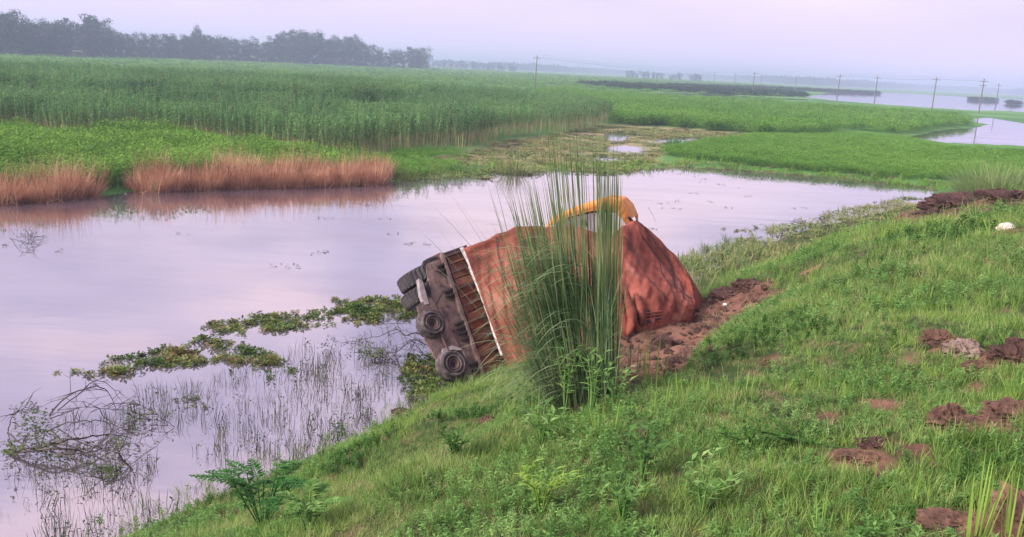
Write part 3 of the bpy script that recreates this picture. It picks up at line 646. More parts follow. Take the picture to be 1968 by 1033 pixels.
rows = [([(-25, 383), (5, 383), (35, 380), (65, 379), (95, 377), (125, 374), (150, 372)], 'salmon brown dry grass tussock in the short left row at the water', 'dry grass tussocks in the left row'),
        ([(286, 361), (300, 360), (322, 359), (350, 357), (376, 357), (402, 356), (428, 355), (452, 355), (478, 354), (505, 353), (530, 353), (556, 352), (582, 352), (608, 351), (634, 350), (660, 349), (686, 348), (712, 348)], 'salmon brown dry grass tussock in the long row along the water', 'dry grass tussocks in the long row')]
hprof = {248: .9, 270: 1.1, 376: .75, 452: 1.2, 478: .85, 505: .8, 530: 1.0, 608: .8, 634: .75, 738: 1.25, 712: 1.05}
for lst, lb, grp in rows:
    for ti, (px, py) in enumerate(lst):
        for q_ in (0, 1):
            c_ = PZ(px + q_ * 12, py + 6 - q_ * 9)
            o = bpy.data.objects.new('dry_grass_tussock', random.choice(dryt)); COL.objects.link(o)
            s_ = hprof.get(px, U(.6, 1.15)) * (1.0 if q_ == 0 else 1.08)
            o.location = (c_.x, c_.y, -.02); o.rotation_euler = (0, 0, U(0, 6)); o.scale = (1.0, 1.0, s_); tag(o, 'salmon dry tussock, %s from left, %s of the %s grass row' % (nth(ti), 'front rank' if q_ == 0 else 'rear rank', 'short left' if lst is rows[0][0] else 'long'), 'dry grass', grp)
# thin brown bushes on the far shore
def brush(px, py, h, mt, lb, cat='bush', n=160, rad=.5, w=.02, name='brush'):
    c_ = PZ(px, py) if not on_bank(np.array([hit(px, py).x]), np.array([hit(px, py).y]))[0] else hit(px, py); b_ = MB()
    for i in range(n):
        a = U(0, 6.283); r_ = rad * math.sqrt(U(0, 1)); b_.blade((r_ * math.cos(a), r_ * math.sin(a), -.03), (math.cos(a) * r_ + U(-.2, .2), math.sin(a) * r_ + U(-.2, .2), 1), U(.4, 1) * h, w, U(0, .8), 3)
    o = b_.build(name, mt, loc=c_); tag(o, lb, cat); return o
brush(985, 335, 1.6, M_marsh, 'brown thin bush at the pond edge left of the tall reed tops', n=260, rad=.7, name='brown_bush')
brush(775, 345, .9, M_marsh, 'low brown tuft just right of the long dry grass row', n=160, rad=.7, name='brown_bush')
brush(870, 332, .7, M_jute, 'dark green low tuft on the pond edge under the jute', n=200, rad=.9, name='green_tuft')
brush(905, 330, .75, M_jute, 'second dark green tuft on the pond edge under the jute', n=200, rad=.9, name='green_tuft')
brush(1300, 282, 1.0, M_jute, 'small dark green bush at the left tip of the near right crop', n=260, rad=1.0, w=.05, name='green_bush')
brush(1425, 520, .75, M_tall, 'dark spiky grass tuft on the shore right of the truck', 'grass', n=90, rad=.25, w=.012, name='grass_tuft')
brush(1565, 455, 1.3, M_marsh, 'thin pale reed stalks on the shore near the weed raft', 'grass', n=26, rad=.35, w=.012, name='reed_stalks')
brush(1330, 560, .8, M_marsh, 'yellow green reeds behind the red tarpaulin edge', 'grass', n=120, rad=.6, w=.014, name='reed_tuft')

# ============================================================ trees
def tree_parts(seed, slim=1.0, round_=1.0):
    random.seed(seed); cr_ = MB(); tr = MB()
    tr.tube([(0, 0, 0), (.006, .0, .3), (.01, .01, .62)], [.022, .016, .008], 6, cap=False)
    lobes = []
    for i in range(15):
        tt = i / 14 if i < 11 else (i - 14) * .12; a = i * 2.4 + U(-.4, .4); rr_ = .19 * slim * (abs(math.sin(math.pi * (tt * .85 + .12))) ** .7) * U(.5, 1.3)
        z = max(.28 + .62 * tt, .1) + U(-.04, .04); rr_ = rr_.real if tt >= 0 else .13 * slim; c_ = Vector((rr_ * math.cos(a), rr_ * math.sin(a), z)); lobes.append((c_, U(.07, .125) * (1 if tt < .85 else .8)))
        tr.tube([(0, 0, z * .6), c_ * .6 + Vector((0, 0, z * .3)), c_], [.008, .005, .002], 4, cap=False)
    for c_, rad in lobes:
        for k_ in range(95):
            d_ = Vector((random.gauss(0, 1), random.gauss(0, 1), random.gauss(0, 1))).normalized(); p_ = c_ + Vector((d_.x * slim, d_.y * slim, d_.z * .8)) * rad * U(.55, 1.12)
            e_ = Vector((random.gauss(0, 1), random.gauss(0, 1), random.gauss(0, .5))).normalized()
            cr_.leaf(p_, e_, d_, U(.022, .045), U(.016, .032))
    return cr_.mesh('crown', M_tree), tr.mesh('trunk', M_bark)
kinds = [tree_parts(100 + k, sl) for k, sl in enumerate([1.0, 1.25, .8, 1.4, .65, 1.1])]
random.seed(11)
tprof = [(-120, 5), (0, 14), (25, 16), (50, 38), (80, 30), (120, 25), (150, 36), (180, 22), (205, 46), (240, 58), (300, 60), (330, 55), (355, 60), (378, 45), (400, 62), (450, 65), (500, 68), (540, 60), (575, 44), (600, 50), (640, 62), (680, 56), (700, 76), (740, 90), (770, 87), (800, 80), (824, 90)]
def tree(px, dist, top_y, lb, grp, kind=None, name='tree', cat='tree', wide=1.0):
    H = (HZ(px) - top_y) / FPX * dist + CAM_H; a = AZ(px)
    o = empty(name, (dist * math.sin(a), dist * math.cos(a), 0), lb, cat, grp, (0, 0, U(0, 6.28))); o.scale = (H * wide, H * wide, H)
    cm, tm = kinds[kind if kind is not None else random.randrange(6)]
    for nm, me_ in (('trunk', tm), ('crown', cm)):
        c_ = bpy.data.objects.new(nm, me_); COL.objects.link(c_); c_.parent = o
    return o
px = -70; ti = 0
while px < 822:
    dist = 420 + max(px, 0) * .32; ty = np.interp(px, [q_[0] for q_ in tprof], [q_[1] for q_ in tprof])
    tree(px, dist + U(0, 14), ty + U(-6, 16), 'broad leaved tree, %s from the left in the front row of the wood' % nth(ti), 'trees in the front row of the wood', wide=U(.75, 1.35))
    px += U(10, 16); ti += 1
px = -70; ti = 0
while px < 815:
    dist = 445 + max(px, 0) * .32; ty = np.interp(px, [q_[0] for q_ in tprof], [q_[1] for q_ in tprof])
    tree(px, dist + U(0, 30), ty + U(-2, 8), 'hazy tree, %s from the left in the deeper row of the wood' % nth(ti), 'trees deeper in the wood', wide=U(.9, 1.4))
    px += U(11, 18); ti += 1
for px, ty, k_, lb, wd in [(8, 6, 3, 'tallest rounded tree at the far left corner of the wood', .8), (180, 16, 1, 'tall bare stemmed tree with a loose crown above the wood', .45), (380, 38, 0, 'single narrow topped tree sticking out of the low part of the wood', .5),
                       (570, 40, 1, 'high feathery tree above the right half of the wood', .7), (600, 44, 3, 'high spreading tree right of the feathery one', .7), (680, 54, 2, 'pointed tree above the right half of the wood', .7), (812, 80, 3, 'rounded tree ending the wood on the right', .9), (55, 22, 0, 'pointed tree near the left end of the wood', .6)]:
    tree(px, 415 + max(px, 0) * .32, ty, lb, None, k_, wide=wd)
for i, px in enumerate(np.linspace(834, 990, 16)):
    tree(px + U(-3, 3), 1150, HZ(px) - U(4, 14) + (3 if px > 950 else 0), 'faint blue tree, %s from the left in the farther wood' % nth(i), 'trees of the farther wood', wide=1.5)
for i, px in enumerate([1208, 1216, 1224, 1238, 1246, 1256, 1264, 1272, 1290, 1298, 1306, 1330, 1338, 1345]):
    tree(px, 1000, HZ(px) - U(4, 11), 'faint tree, %s from the left in the thin clump above the far reeds' % nth(i), 'trees of the thin far clump', wide=1.3)
# far belt too small to pick apart
belt_v = [v_bush(11, 9, 80, 5, 3.5, M_tree, 'wood_clump') for _ in range(3)]
P = []
for px in np.arange(700, 2250, 1.1):
    a = AZ(px); dist = 2300 + 500 * math.sin(px * .011) + rng.uniform(-60, 60)
    P.append((dist * math.sin(a), dist * math.cos(a), 0))
P = np.array(P); scatter('far_wood', P, belt_v, rng.uniform(.5, 1.3, len(P)) , .0, 'pale blue belt of woods along the horizon', 'wood')
# small pale shelter in front of the wood
c_ = PD(152, 94, 405); c_.z = 0; sh = empty('field_shelter', c_, 'tiny pale open shelter in front of the wood at left', 'shelter')
b_ = MB(); b_.box((0, 0, 3.4), Vector((2.2, 0, 0)), Vector((0, 1.6, 0)), Vector((0, 0, .25))); b_.build('roof', M_pole, sh)
for sx_ in (-1, 1):
    for sy_ in (-1, 1):
        b_ = MB(); b_.box((sx_ * 1.9, sy_ * 1.2, 1.55), Vector((.12, 0, 0)), Vector((0, .12, 0)), Vector((0, 0, 1.55))); b_.build('post', M_pole, sh)

# ============================================================ electric poles and wires
pole_px = [(1030, 155, 108), (1373, 166, 143), (1413, 168, 143), (1448, 183, 143), (1463, 168, 143), (1530, 172, 145), (1612, 195, 148), (1685, 198, 150), (1797, 207, 152), (1888, 213, 155), (1918, 207, 168)]
where = ['lone electric pole standing in the field left of the others', 'faint electric pole leftmost of the row by the lake', 'second faint pole of the row by the lake', 'dark electric pole beside the reed strip', 'thin pale electric pole just behind the dark one',
         'electric pole above the tip of the lake', 'electric pole at the left part of the lake shore', 'electric pole with a T shaped top at the lake shore', 'leaning electric pole in the middle of the lake shore', 'biggest electric pole with a double crossarm on the right', 'shorter electric pole at the right frame edge']
tops = []
for (px, by, ty), lb in zip(pole_px, where):
    h_ = 8.5; dist = h_ * FPX / (by - ty); a = AZ(px); c_ = Vector((dist * math.sin(a), dist * math.cos(a), 0))
    if px == 1030: dist = 250; h_ = (HZ(px) - 108) / FPX * 250 + CAM_H; c_ = Vector((dist * math.sin(a), dist * math.cos(a), 0))
    o = empty('electric_pole', c_, lb, 'electric pole', 'electric poles across the wetland', (U(-.03, .03), U(-.01, .04), 0))
    b_ = MB(); b_.tube([(0, 0, -.3), (0, 0, h_)], [.17, .11], 8); b_.build('pole', M_pole, o)
    b_ = MB(); b_.box((0, 0, h_ - .7), Vector((1.1, 0, 0)), Vector((0, .05, 0)), Vector((0, 0, .06))); b_.build('crossarm', M_pole, o)
    if px == 1888: b_ = MB(); b_.box((0, 0, h_ - 1.7), Vector((.9, 0, 0)), Vector((0, .05, 0)), Vector((0, 0, .06))); b_.build('crossarm', M_pole, o)
    for x_ in (-1, 0, 1):
        zz = h_ - .64 if x_ else h_
        b_ = MB(); b_.tube([(x_ * .95, 0, zz), (x_ * .95, 0, zz + .14), (x_ * .95, 0, zz + .28)], [.03, .07, .03], 6); b_.build('insulator', M_litter, o)
    tops.append((px, c_ + Vector((0, 0, h_ - .4))))
Mwire = surfmat('wire_metal', [(.3, G(.05, .05, .05)), (.7, G(.09, .09, .09))], 5, bump=0)
order = [0, 3, 5, 6, 7, 8, 9]
for wi, (i, j) in enumerate(zip(order[:-1], order[1:])):
    a_, c_ = tops[i][1], tops[j][1]; b_ = MB()
    for off in (-.95, 0, .95):
        dz = .68 if off == 0 else 0
        pts_ = [a_.lerp(c_, t_) + Vector((off, 0, dz - 4 * t_ * (1 - t_) * min(1.4, (a_ - c_).length * .012))) for t_ in np.linspace(0, 1, 9)]
        b_.tube(pts_, .013, 3, cap=False)
    tag(b_.build('power_wires', Mwire), 'thin wires of the %s span from the left between the poles' % nth(wi), 'wires', 'wire spans between the poles')

# ============================================================ the overturned truck
M_tarp, t = mat('red_tarpaulin'); out = N(t, 'ShaderNodeOutputMaterial'); p = N(t, 'ShaderNodeBsdfPrincipled'); p.inputs['Roughness'].default_value = .9; p.inputs['Specular IOR Level'].default_value = .15
tcn = N(t, 'ShaderNodeNewGeometry'); n1 = noise(t, 1.6, 6, tcn.outputs['Position'], .6); n2 = noise(t, 14, 4, tcn.outputs['Position'])
mpt = N(t, 'ShaderNodeMapping'); mpt.inputs['Rotation'].default_value = (0, .9, .5); mpt.inputs['Scale'].default_value = (3, 3, 3); t.links.new(tcn.outputs['Position'], mpt.inputs['Vector'])
n3 = noise(t, 2.2, 4, mpt.outputs[0], .6)
c = ramp(t, [(.3, G(.10, .035, .028)), (.43, G(.22, .062, .044)), (.56, G(.33, .098, .07)), (.7, G(.44, .18, .135))], n1.outputs['Fac']); t.links.new(c.outputs[0], p.inputs['Base Color'])
ad = N(t, 'ShaderNodeMath', operation='ADD'); t.links.new(n3.outputs['Fac'], ad.inputs[0]); sc2 = N(t, 'ShaderNodeMath', operation='MULTIPLY'); sc2.inputs[1].default_value = .2; t.links.new(n2.outputs['Fac'], sc2.inputs[0]); t.links.new(sc2.outputs[0], ad.inputs[1])
b = N(t, 'ShaderNodeBump'); b.inputs['Strength'].default_value = .45; b.inputs['Distance'].default_value = .03; t.links.new(ad.outputs[0], b.inputs['Height']); t.links.new(b.outputs[0], p.inputs['Normal']); t.links.new(p.outputs[0], out.inputs[0])
M_board = surfmat('rusty_board', [(.3, G(.13, .05, .035)), (.5, G(.26, .105, .065)), (.7, G(.38, .18, .11))], 3, .8, .5, 25, dist=.01)
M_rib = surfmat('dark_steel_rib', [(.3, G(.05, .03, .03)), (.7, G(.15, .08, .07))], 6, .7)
M_plate = surfmat('muddy_grey_steel', [(.3, G(.045, .03, .03)), (.45, G(.12, .08, .075)), (.58, G(.21, .13, .11)), (.72, G(.30, .22, .21))], 4.5, .75, .7, 18, dist=.02)
M_tyre = surfmat('wet_tyre_rubber', [(.3, G(.012, .01, .013)), (.7, G(.05, .04, .045))], 9, .6, .5, 40)
M_hub = surfmat('dusty_rubber', [(.35, G(.02, .015, .018)), (.5, G(.07, .052, .055)), (.65, G(.15, .115, .11))], 7, .75, .5, 30, dist=.01)
M_hubl = surfmat('dusty_casting', [(.3, G(.2, .16, .17)), (.7, G(.42, .36, .37))], 8, .7)
M_rail = surfmat('worn_white_paint', [(.38, G(.28, .22, .22)), (.5, G(.66, .62, .66)), (.7, G(.8, .78, .8))], 9, .5)
M_orange = surfmat('orange_paint', [(.3, G(.50, .15, .03)), (.5, G(.76, .28, .06)), (.7, G(.84, .42, .13))], 3.5, .7, .4, 12)
M_white = surfmat('white_cab_paint', [(.3, G(.66, .64, .66)), (.7, G(.82, .8, .82))], 3, .5, .1)
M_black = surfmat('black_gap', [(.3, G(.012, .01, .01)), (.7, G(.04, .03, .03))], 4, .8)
base = hit(905, 738)
truck = empty('overturned_truck', base, 'truck lying on its side in the pond edge under a red tarpaulin', 'truck')
bl = Vector(base)
def tp(mb, name, mts, smooth=False, parent=None):      # mesh given in world space, parented to the truck's base
    par = parent or truck; off = Vector(bl)
    mb.v = [(v[0] - off.x, v[1] - off.y, v[2] - off.z) for v in mb.v]
    return mb.build(name, mts, par, smooth)
# the underside plane
A0 = PY(815, 500, 15.9); A1 = PY(893, 474, 16.5); A2 = PY(905, 738, 14.95)
pn = (A1 - A0).cross(A2 - A0).normalized()
if pn.y > 0: pn = -pn
vdir = (A2 - A0).normalized(); udir = (pn.cross(vdir)).normalized()
if udir.x < 0: udir = -udir
def OP(px, py, w=0.0):
    d = ray(px, py); o = Vector((0, 0, CAM_H)); t_ = (A0 + pn * w - o).dot(pn) / d.dot(pn); return o + d * t_
def slab(pxs, w0, w1, mb=None, mi=0):
    mb = mb or MB(); n = len(pxs); a = [OP(x, y, w0) for x, y in pxs]; off = pn * (w1 - w0); b2 = [q_ + off for q_ in a]
    return mb.add(b2 + a, [tuple(range(n))] + [tuple(range(2 * n - 1, n - 1, -1))] + [(i, i + n, (i + 1) % n + n, (i + 1) % n) for i in range(n)], mi)
def bar(p0, p1, wid, w0, w1, mb=None, mi=0):
    a = OP(*p0); c2 = OP(*p1); d = (c2 - a).normalized(); s = d.cross(pn).normalized() * wid * .5; mb = mb or MB(); m_ = (a + c2) / 2 + pn * (w0 + w1) / 2
    return mb.box(m_, (c2 - a) / 2, s, pn * (w1 - w0) / 2, mi)
# lathe helper along an axis
def lathe(c, axis, prof, n=28, tread=0):
    axis = axis.normalized(); a = axis.orthogonal().normalized(); b2 = axis.cross(a); mb = MB(); V = []; Fc = []; k = len(prof)
    for i in range(n):
        q_ = 2 * math.pi * i / n; dr = a * math.cos(q_) + b2 * math.sin(q_)
        for (r_, z) in prof:
            rr_ = r_ * (1 - (tread if (i % 2 and r_ == max(p_[0] for p_ in prof)) else 0)); V.append(c + dr * rr_ + axis * z)
    for i in range(n):
        for j in range(k - 1): Fc.append((i * k + j, i * k + j + 1, ((i + 1) % n) * k + j + 1, ((i + 1) % n) * k + j))
    return mb.add(V, Fc)
# chassis plate (muddy grey)
tp(slab([(814, 503), (842, 490), (858, 520), (868, 556), (884, 612), (906, 680), (928, 742), (905, 752), (872, 740), (846, 716), (838, 690), (826, 660), (815, 640), (806, 610), (824, 592), (824, 560), (815, 530)], -.12, .0), 'chassis_plate', M_plate)
tp(slab([(800, 590), (822, 572), (846, 596), (880, 668), (880, 700), (850, 720), (836, 690), (815, 655)], .0, .05), 'axle_housing', M_plate)
# back plate behind the boards
tp(slab([(842, 492), (893, 474), (925, 560), (968, 690), (990, 742), (925, 748), (884, 612)], -.14, -.06), 'bed_floor', M_rib)
# boards between ribs
LX = [(848, 494), (862, 524), (872, 556), (882, 590), (893, 622), (904, 656), (915, 688), (926, 722), (934, 745)]
RX = [(889, 482), (903, 510), (914, 540), (925, 572), (936, 603), (947, 634), (958, 664), (971, 697), (980, 724)]
for i in range(8):
    (a, b_, c2, d2) = LX[i], RX[i], RX[i + 1], LX[i + 1]
    for h2 in range(2):
        l0 = (a[0] + (d2[0] - a[0]) * h2 * .5, a[1] + (d2[1] - a[1]) * h2 * .5 + 2); l1 = (a[0] + (d2[0] - a[0]) * (h2 * .5 + .47), a[1] + (d2[1] - a[1]) * (h2 * .5 + .47))
        r0 = (b_[0] + (c2[0] - b_[0]) * h2 * .5, b_[1] + (c2[1] - b_[1]) * h2 * .5 + 2); r1 = (b_[0] + (c2[0] - b_[0]) * (h2 * .5 + .47), b_[1] + (c2[1] - b_[1]) * (h2 * .5 + .47))
        tp(slab([l0, r0, r1, l1], -.055, -.02 + U(-.012, .006)), 'board', M_board)
for i in range(9):
    tp(bar((LX[i][0] + 2, LX[i][1] + 2), (RX[i][0] - 1, RX[i][1] + 1), .055 if i % 2 else .04, -.05, .055), 'crossmember', M_rib)
    if i < 8:
        xm = ((LX[i][0] + LX[i + 1][0]) / 2, (LX[i][1] + LX[i + 1][1]) / 2 + 1); ym = ((RX[i][0] + RX[i + 1][0]) / 2 - 2, (RX[i][1] + RX[i + 1][1]) / 2 + 1)
        if i % 2 == 0: tp(bar((xm[0] + 6, xm[1] - 1), ym, .03, -.04, .045), 'crossmember', M_board)
# chassis rails
tp(bar((846, 490), (934, 748), .05, -.02, .10), 'chassis_rail', M_plate)
tp(bar((857, 497), (914, 668), .022, .01, .06), 'pipe', M_rib)
tp(MB().tube([OP(820, 596, .06), OP(846, 640, .09), OP(862, 676, .09)], .022, 6), 'brake_pipe', M_rib); tp(MB().tube([OP(852, 560, .05), OP(838, 585, .12), OP(846, 604, .12)], .016, 6), 'hose', M_black)
for (x, y) in [(838, 520), (846, 548), (858, 588), (872, 636), (880, 668), (830, 600), (856, 660)]: tp(lathe(OP(x, y, .0), pn, [(.028, 0), (.028, .03), (0, .03)], 6), 'bolt', M_rib)
# small spring brackets beside the rail
for (x, y) in [(848, 512), (851, 522), (862, 560), (866, 569), (884, 622), (887, 631), (891, 641), (896, 652), (912, 700), (916, 711)]:
    tp(bar((x - 9, y + 3), (x + 5, y - 3), .035, .0, .08), 'spring_bracket', M_black)
# white side rail with a black strip beside it
def wob(p0, p1, n, j):
    return [OP(p0[0] + (p1[0] - p0[0]) * t_ + (U(-j, j) if 0 < t_ < 1 else 0), p0[1] + (p1[1] - p0[1]) * t_, .12) for t_ in np.linspace(0, 1, n)]
tp(MB().tube(wob((887, 476), (905, 512), 3, .5), .04, 6), 'side_rail', M_rail); tp(MB().tube(wob((905, 512), (925, 562), 4, 1), .06, 6), 'side_rail', M_rail)
tp(MB().tube(wob((925, 562), (967, 683), 6, 1), .05, 6), 'side_rail', M_rail)
tp(bar((896, 478), (978, 690), .09, -.05, .08), 'rail_black_strip', M_black)
for (x, y) in [(907, 512), (921, 552), (926, 562), (945, 610)]: tp(bar((x - 6, y + 1), (x + 7, y - 2), .03, .09, .17), 'rail_clamp', M_rib)
# dark upper side of the bed, running away from the camera
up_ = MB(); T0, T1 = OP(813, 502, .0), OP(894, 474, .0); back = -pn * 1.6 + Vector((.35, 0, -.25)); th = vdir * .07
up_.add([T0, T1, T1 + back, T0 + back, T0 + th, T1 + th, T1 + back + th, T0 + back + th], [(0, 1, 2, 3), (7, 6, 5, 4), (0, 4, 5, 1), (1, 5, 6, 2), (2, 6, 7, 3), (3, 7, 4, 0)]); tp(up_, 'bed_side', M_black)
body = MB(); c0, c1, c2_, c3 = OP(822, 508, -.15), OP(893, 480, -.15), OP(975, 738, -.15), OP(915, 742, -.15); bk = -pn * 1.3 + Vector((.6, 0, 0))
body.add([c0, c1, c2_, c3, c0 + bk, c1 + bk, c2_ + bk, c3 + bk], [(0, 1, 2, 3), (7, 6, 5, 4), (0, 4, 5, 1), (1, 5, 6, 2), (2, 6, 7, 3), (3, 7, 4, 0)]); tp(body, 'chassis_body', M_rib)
ringp = [(.05, .01), (.115, .02), (.12, .10), (.135, .12), (.155, .12), (.16, .10), (.19, .10), (.195, .12), (.225, .115), (.24, .09), (.238, .05), (.29, .05), (.30, .0), (.30, -.05)]
for (x, y, sc_) in [(828, 624, .92), (868, 702, 1.0)]:
    h0 = tp(lathe(OP(x, y, .04), pn, [(a * sc_, z) for a, z in ringp]), 'wheel_hub', M_hub, True)
    rm = lathe(OP(x, y, .05), pn, [(.0, .03), (.05, .03), (.06, .05), (.085, .05), (.09, .1), (.105, .1)], 20); o = tp(rm, 'hub_cap', M_rib, True); o.parent = h0
    o = tp(lathe(OP(x, y, .085), pn, [(0, .0), (.06, .0), (.118 * sc_, .0)], 20), 'bore_shade_disc', M_black); o.parent = h0  # flat black disc paints in the shade of the deep hub hole
# collar casting around the lower hub
tp(slab([(842, 690), (850, 672), (866, 666), (884, 672), (894, 690), (886, 676), (866, 674), (853, 682), (848, 700)], .04, .10), 'hub_casting', M_hubl)
# the pair of tyres on the high end of the axle
ax_ = (vdir * .96 + udir * .12).normalized()
tyrep = [(.26, -.15), (.36, -.16), (.44, -.155), (.485, -.13), (.50, -.09), (.50, .09), (.485, .13), (.44, .155), (.36, .16), (.26, .15), (.26, -.15)]
for (x, y) in [(810, 534), (818, 566)]:
    wh = tp(lathe(OP(x, y, -.46), ax_, [(a * .93, z * .92) for a, z in tyrep], 64, .05), 'tyre', M_tyre)
    rm = tp(lathe(OP(x, y, -.42), ax_, [(.0, -.05), (.2, -.05), (.255, -.13), (.262, -.13), (.262, .13), (.255, .13), (.2, .05), (0, .05)], 24), 'rim', M_hub, True); rm.parent = wh
tp(slab([(800, 540), (808, 545), (816, 575), (820, 588), (812, 590), (804, 570)], -.05, .06), 'mudguard', M_hubl)
tp(MB().tube([OP(828, 560, -.3), OP(806, 535, -.4)], .09, 8), 'axle', M_rib)

# tarpaulin: cross sections from the bed to the nose, swept along the truck
def cat(ps, t_):
    n = len(ps) - 1; x = min(max(t_ * n, 0), n - 1e-6); i = int(x); f = x - i
    p0, p1, p2_, p3 = ps[max(i - 1, 0)], ps[i], ps[i + 1], ps[min(i + 2, n)]
    return .5 * ((2 * p1) + (p2_ - p0) * f + (2 * p0 - 5 * p1 + 4 * p2_ - p3) * f * f + (3 * p1 - p0 - 3 * p2_ + p3) * f ** 3)
ridge = [PY(893, 477, 16.45), PY(945, 458, 16.8), PY(1000, 436, 17.1), PY(1080, 436, 17.7), PY(1130, 440, 17.9), PY(1178, 450, 18.1), PY(1207, 429, 18.4), PY(1232, 434, 18.6), PY(1275, 474, 18.8), PY(1308, 511, 18.6), PY(1332, 553, 18.2)]
shoul = [PY(908, 520, 15.9), PY(950, 500, 16.1), PY(1005, 480, 16.35), PY(1090, 475, 16.9), PY(1150, 480, 17.3), PY(1208, 478, 17.7), PY(1264, 508, 18.1), PY(1306, 538, 18.1), PY(1333, 568, 18.0)]
foot_y = lambda x, y, g: PY(x, y, min(max(hit(x, y).y + .1, g - 1.6), g + .6))
belly = [PY(935, 600, 15.35), PY(970, 590, 15.4), PY(1015, 580, 15.5), PY(1100, 565, 16.0), PY(1150, 560, 16.3), PY(1200, 553, 16.7), PY(1265, 555, 16.9), PY(1312, 566, 17.3), PY(1337, 580, 17.5)]
foot = [PY(972, 700, 15.1), PY(1000, 715, 14.95), PY(1050, 720, 15.0), PY(1110, 700, 15.3), PY(1160, 675, 15.6), foot_y(1205, 652, 15.6), foot_y(1262, 630, 15.8), foot_y(1308, 612, 16.4), foot_y(1334, 598, 16.9)]
foot2 = [q_ + Vector((.05, .25, -.5)) for q_ in foot]
backp = [Vector((q_.x + .5, q_.y + 1.1, q_.z * .55)) for q_ in ridge]
backq = [Vector((q_.x + .8, q_.y + 1.6, -.4)) for q_ in ridge]
NU, NV = 300, 120; V = []
for i in range(NU + 1):
    u = i / NU; sec = [cat(l, u) for l in (backq, backp, ridge, shoul, belly, foot, foot2)]
    for j in range(NV + 1):
        V.append(cat(sec, j / NV))
V = np.array([tuple(q_) for q_ in V]).reshape(NU + 1, NV + 1, 3)
du = np.gradient(V, axis=0); dv = np.gradient(V, axis=1); nrm = np.cross(du, dv); nrm /= np.linalg.norm(nrm, axis=-1, keepdims=True) + 1e-9
if nrm[NU // 2, NV * 3 // 5, 1] > 0: nrm = -nrm
ug, vg = np.meshgrid(np.linspace(0, 1, NU + 1), np.linspace(0, 1, NV + 1), indexing='ij')
w_ = np.clip(vg * 6 - .6, 0, 1)
fold = (fbm(ug * 4 + 3, vg * 5, 221, 2) * .20 + fbm(ug * 6 + vg * 3, vg * 26 - ug * 16, 201, 3) * .09 + fbm(ug * 30 - vg * 5, vg * 6 + ug * 3, 203, 3) * .05 + np.abs(fbm(ug * 7, vg * 7, 207, 3)) * -.12)
# long drape creases running down from the ridge, sag near the foot, gathers along the top edge
fold += -.035 * np.clip(np.sin((ug * 40 + vg * 7 + 2.2 * fbm(ug * 5, vg * 5, 211))) , -.2, 1) * np.clip((vg - .45) * 3, 0, 1)
crs = np.sin(ug * 150 + vg * 26 + 6 * fbm(ug * 6, vg * 4, 231)) * .5 + np.sin(ug * 84 + vg * 22 + 7 * fbm(ug * 5, vg * 5, 233))
fold += -.028 * np.clip(crs, -.4, 1.2) * np.clip((vg - .3) * 4, 0, 1) * (.4 + fbm(ug * 8, vg * 5, 235) * 1.6).clip(0, 1)
fold += -.10 * np.exp(-((vg - .62 - .1 * np.sin(ug * 9)) / .05) ** 2) * np.clip(1 - np.abs(ug - .2) * 4, 0, 1)
fold += .07 * np.sin(vg * 95 + 5 * fbm(ug * 3, vg * 3, 212) * 3) * np.clip(1 - np.abs(vg - .38) * 9, 0, 1) * np.clip(1 - ug * 2.2, 0, 1)
V += nrm * (fold * w_ * np.clip(np.minimum(ug, 1 - ug) * 14, .15, 1))[..., None]
mb = MB(); V = V.reshape(-1, 3); n1_ = NV + 1
mb.add([tuple(q_) for q_ in V], [(i * n1_ + j, i * n1_ + j + 1, (i + 1) * n1_ + j + 1, (i + 1) * n1_ + j) for i in range(NU) for j in range(NV)])
e1 = [NU * n1_ + j for j in range(n1_)]; mb.f.append(tuple(e1)); mb.m.append(0); e0 = [j for j in range(n1_)][::-1]; mb.f.append(tuple(e0)); mb.m.append(0)
tp(mb, 'tarpaulin', M_tarp, True)
def TS(u, v): return Vector(V[int(round(u * NU)) * n1_ + int(round(v * NV))]) 
# ropes over the cover
for (us, ue, v0, v1) in [(.66, .93, .335, .52), (.70, .97, .42, .62), (.60, .80, .45, .72), (.12, .2, .34, .8), (.72, .86, .36, .78), (.8, .9, .36, .7)]:
    pts_ = [TS(us + (ue - us) * t_, v0 + (v1 - v0) * t_) + Vector((0, -.03, .015)) for t_ in np.linspace(0, 1, 14)]; tp(MB().tube(pts_, .010, 4), 'rope', M_black)
pts_ = [PY(x, y, yy) for x, y, yy in [(1208, 418, 18.55), (1225, 438, 18.7), (1243, 455, 18.8), (1270, 482, 18.85), (1295, 508, 18.8), (1318, 540, 18.6), (1332, 575, 18.3)]]
tp(MB().tube(pts_, [.035, .035, .035, .02, .02, .02, .02], 5), 'cover_hem', M_black)
for x, y, yy in [(1240, 449, 18.8), (1313, 533, 18.6)]: tp(MB().box(PY(x, y, yy), Vector((.05, 0, .03)), Vector((0, .06, 0)), Vector((-.02, 0, .06))), 'corner_hook', M_black)
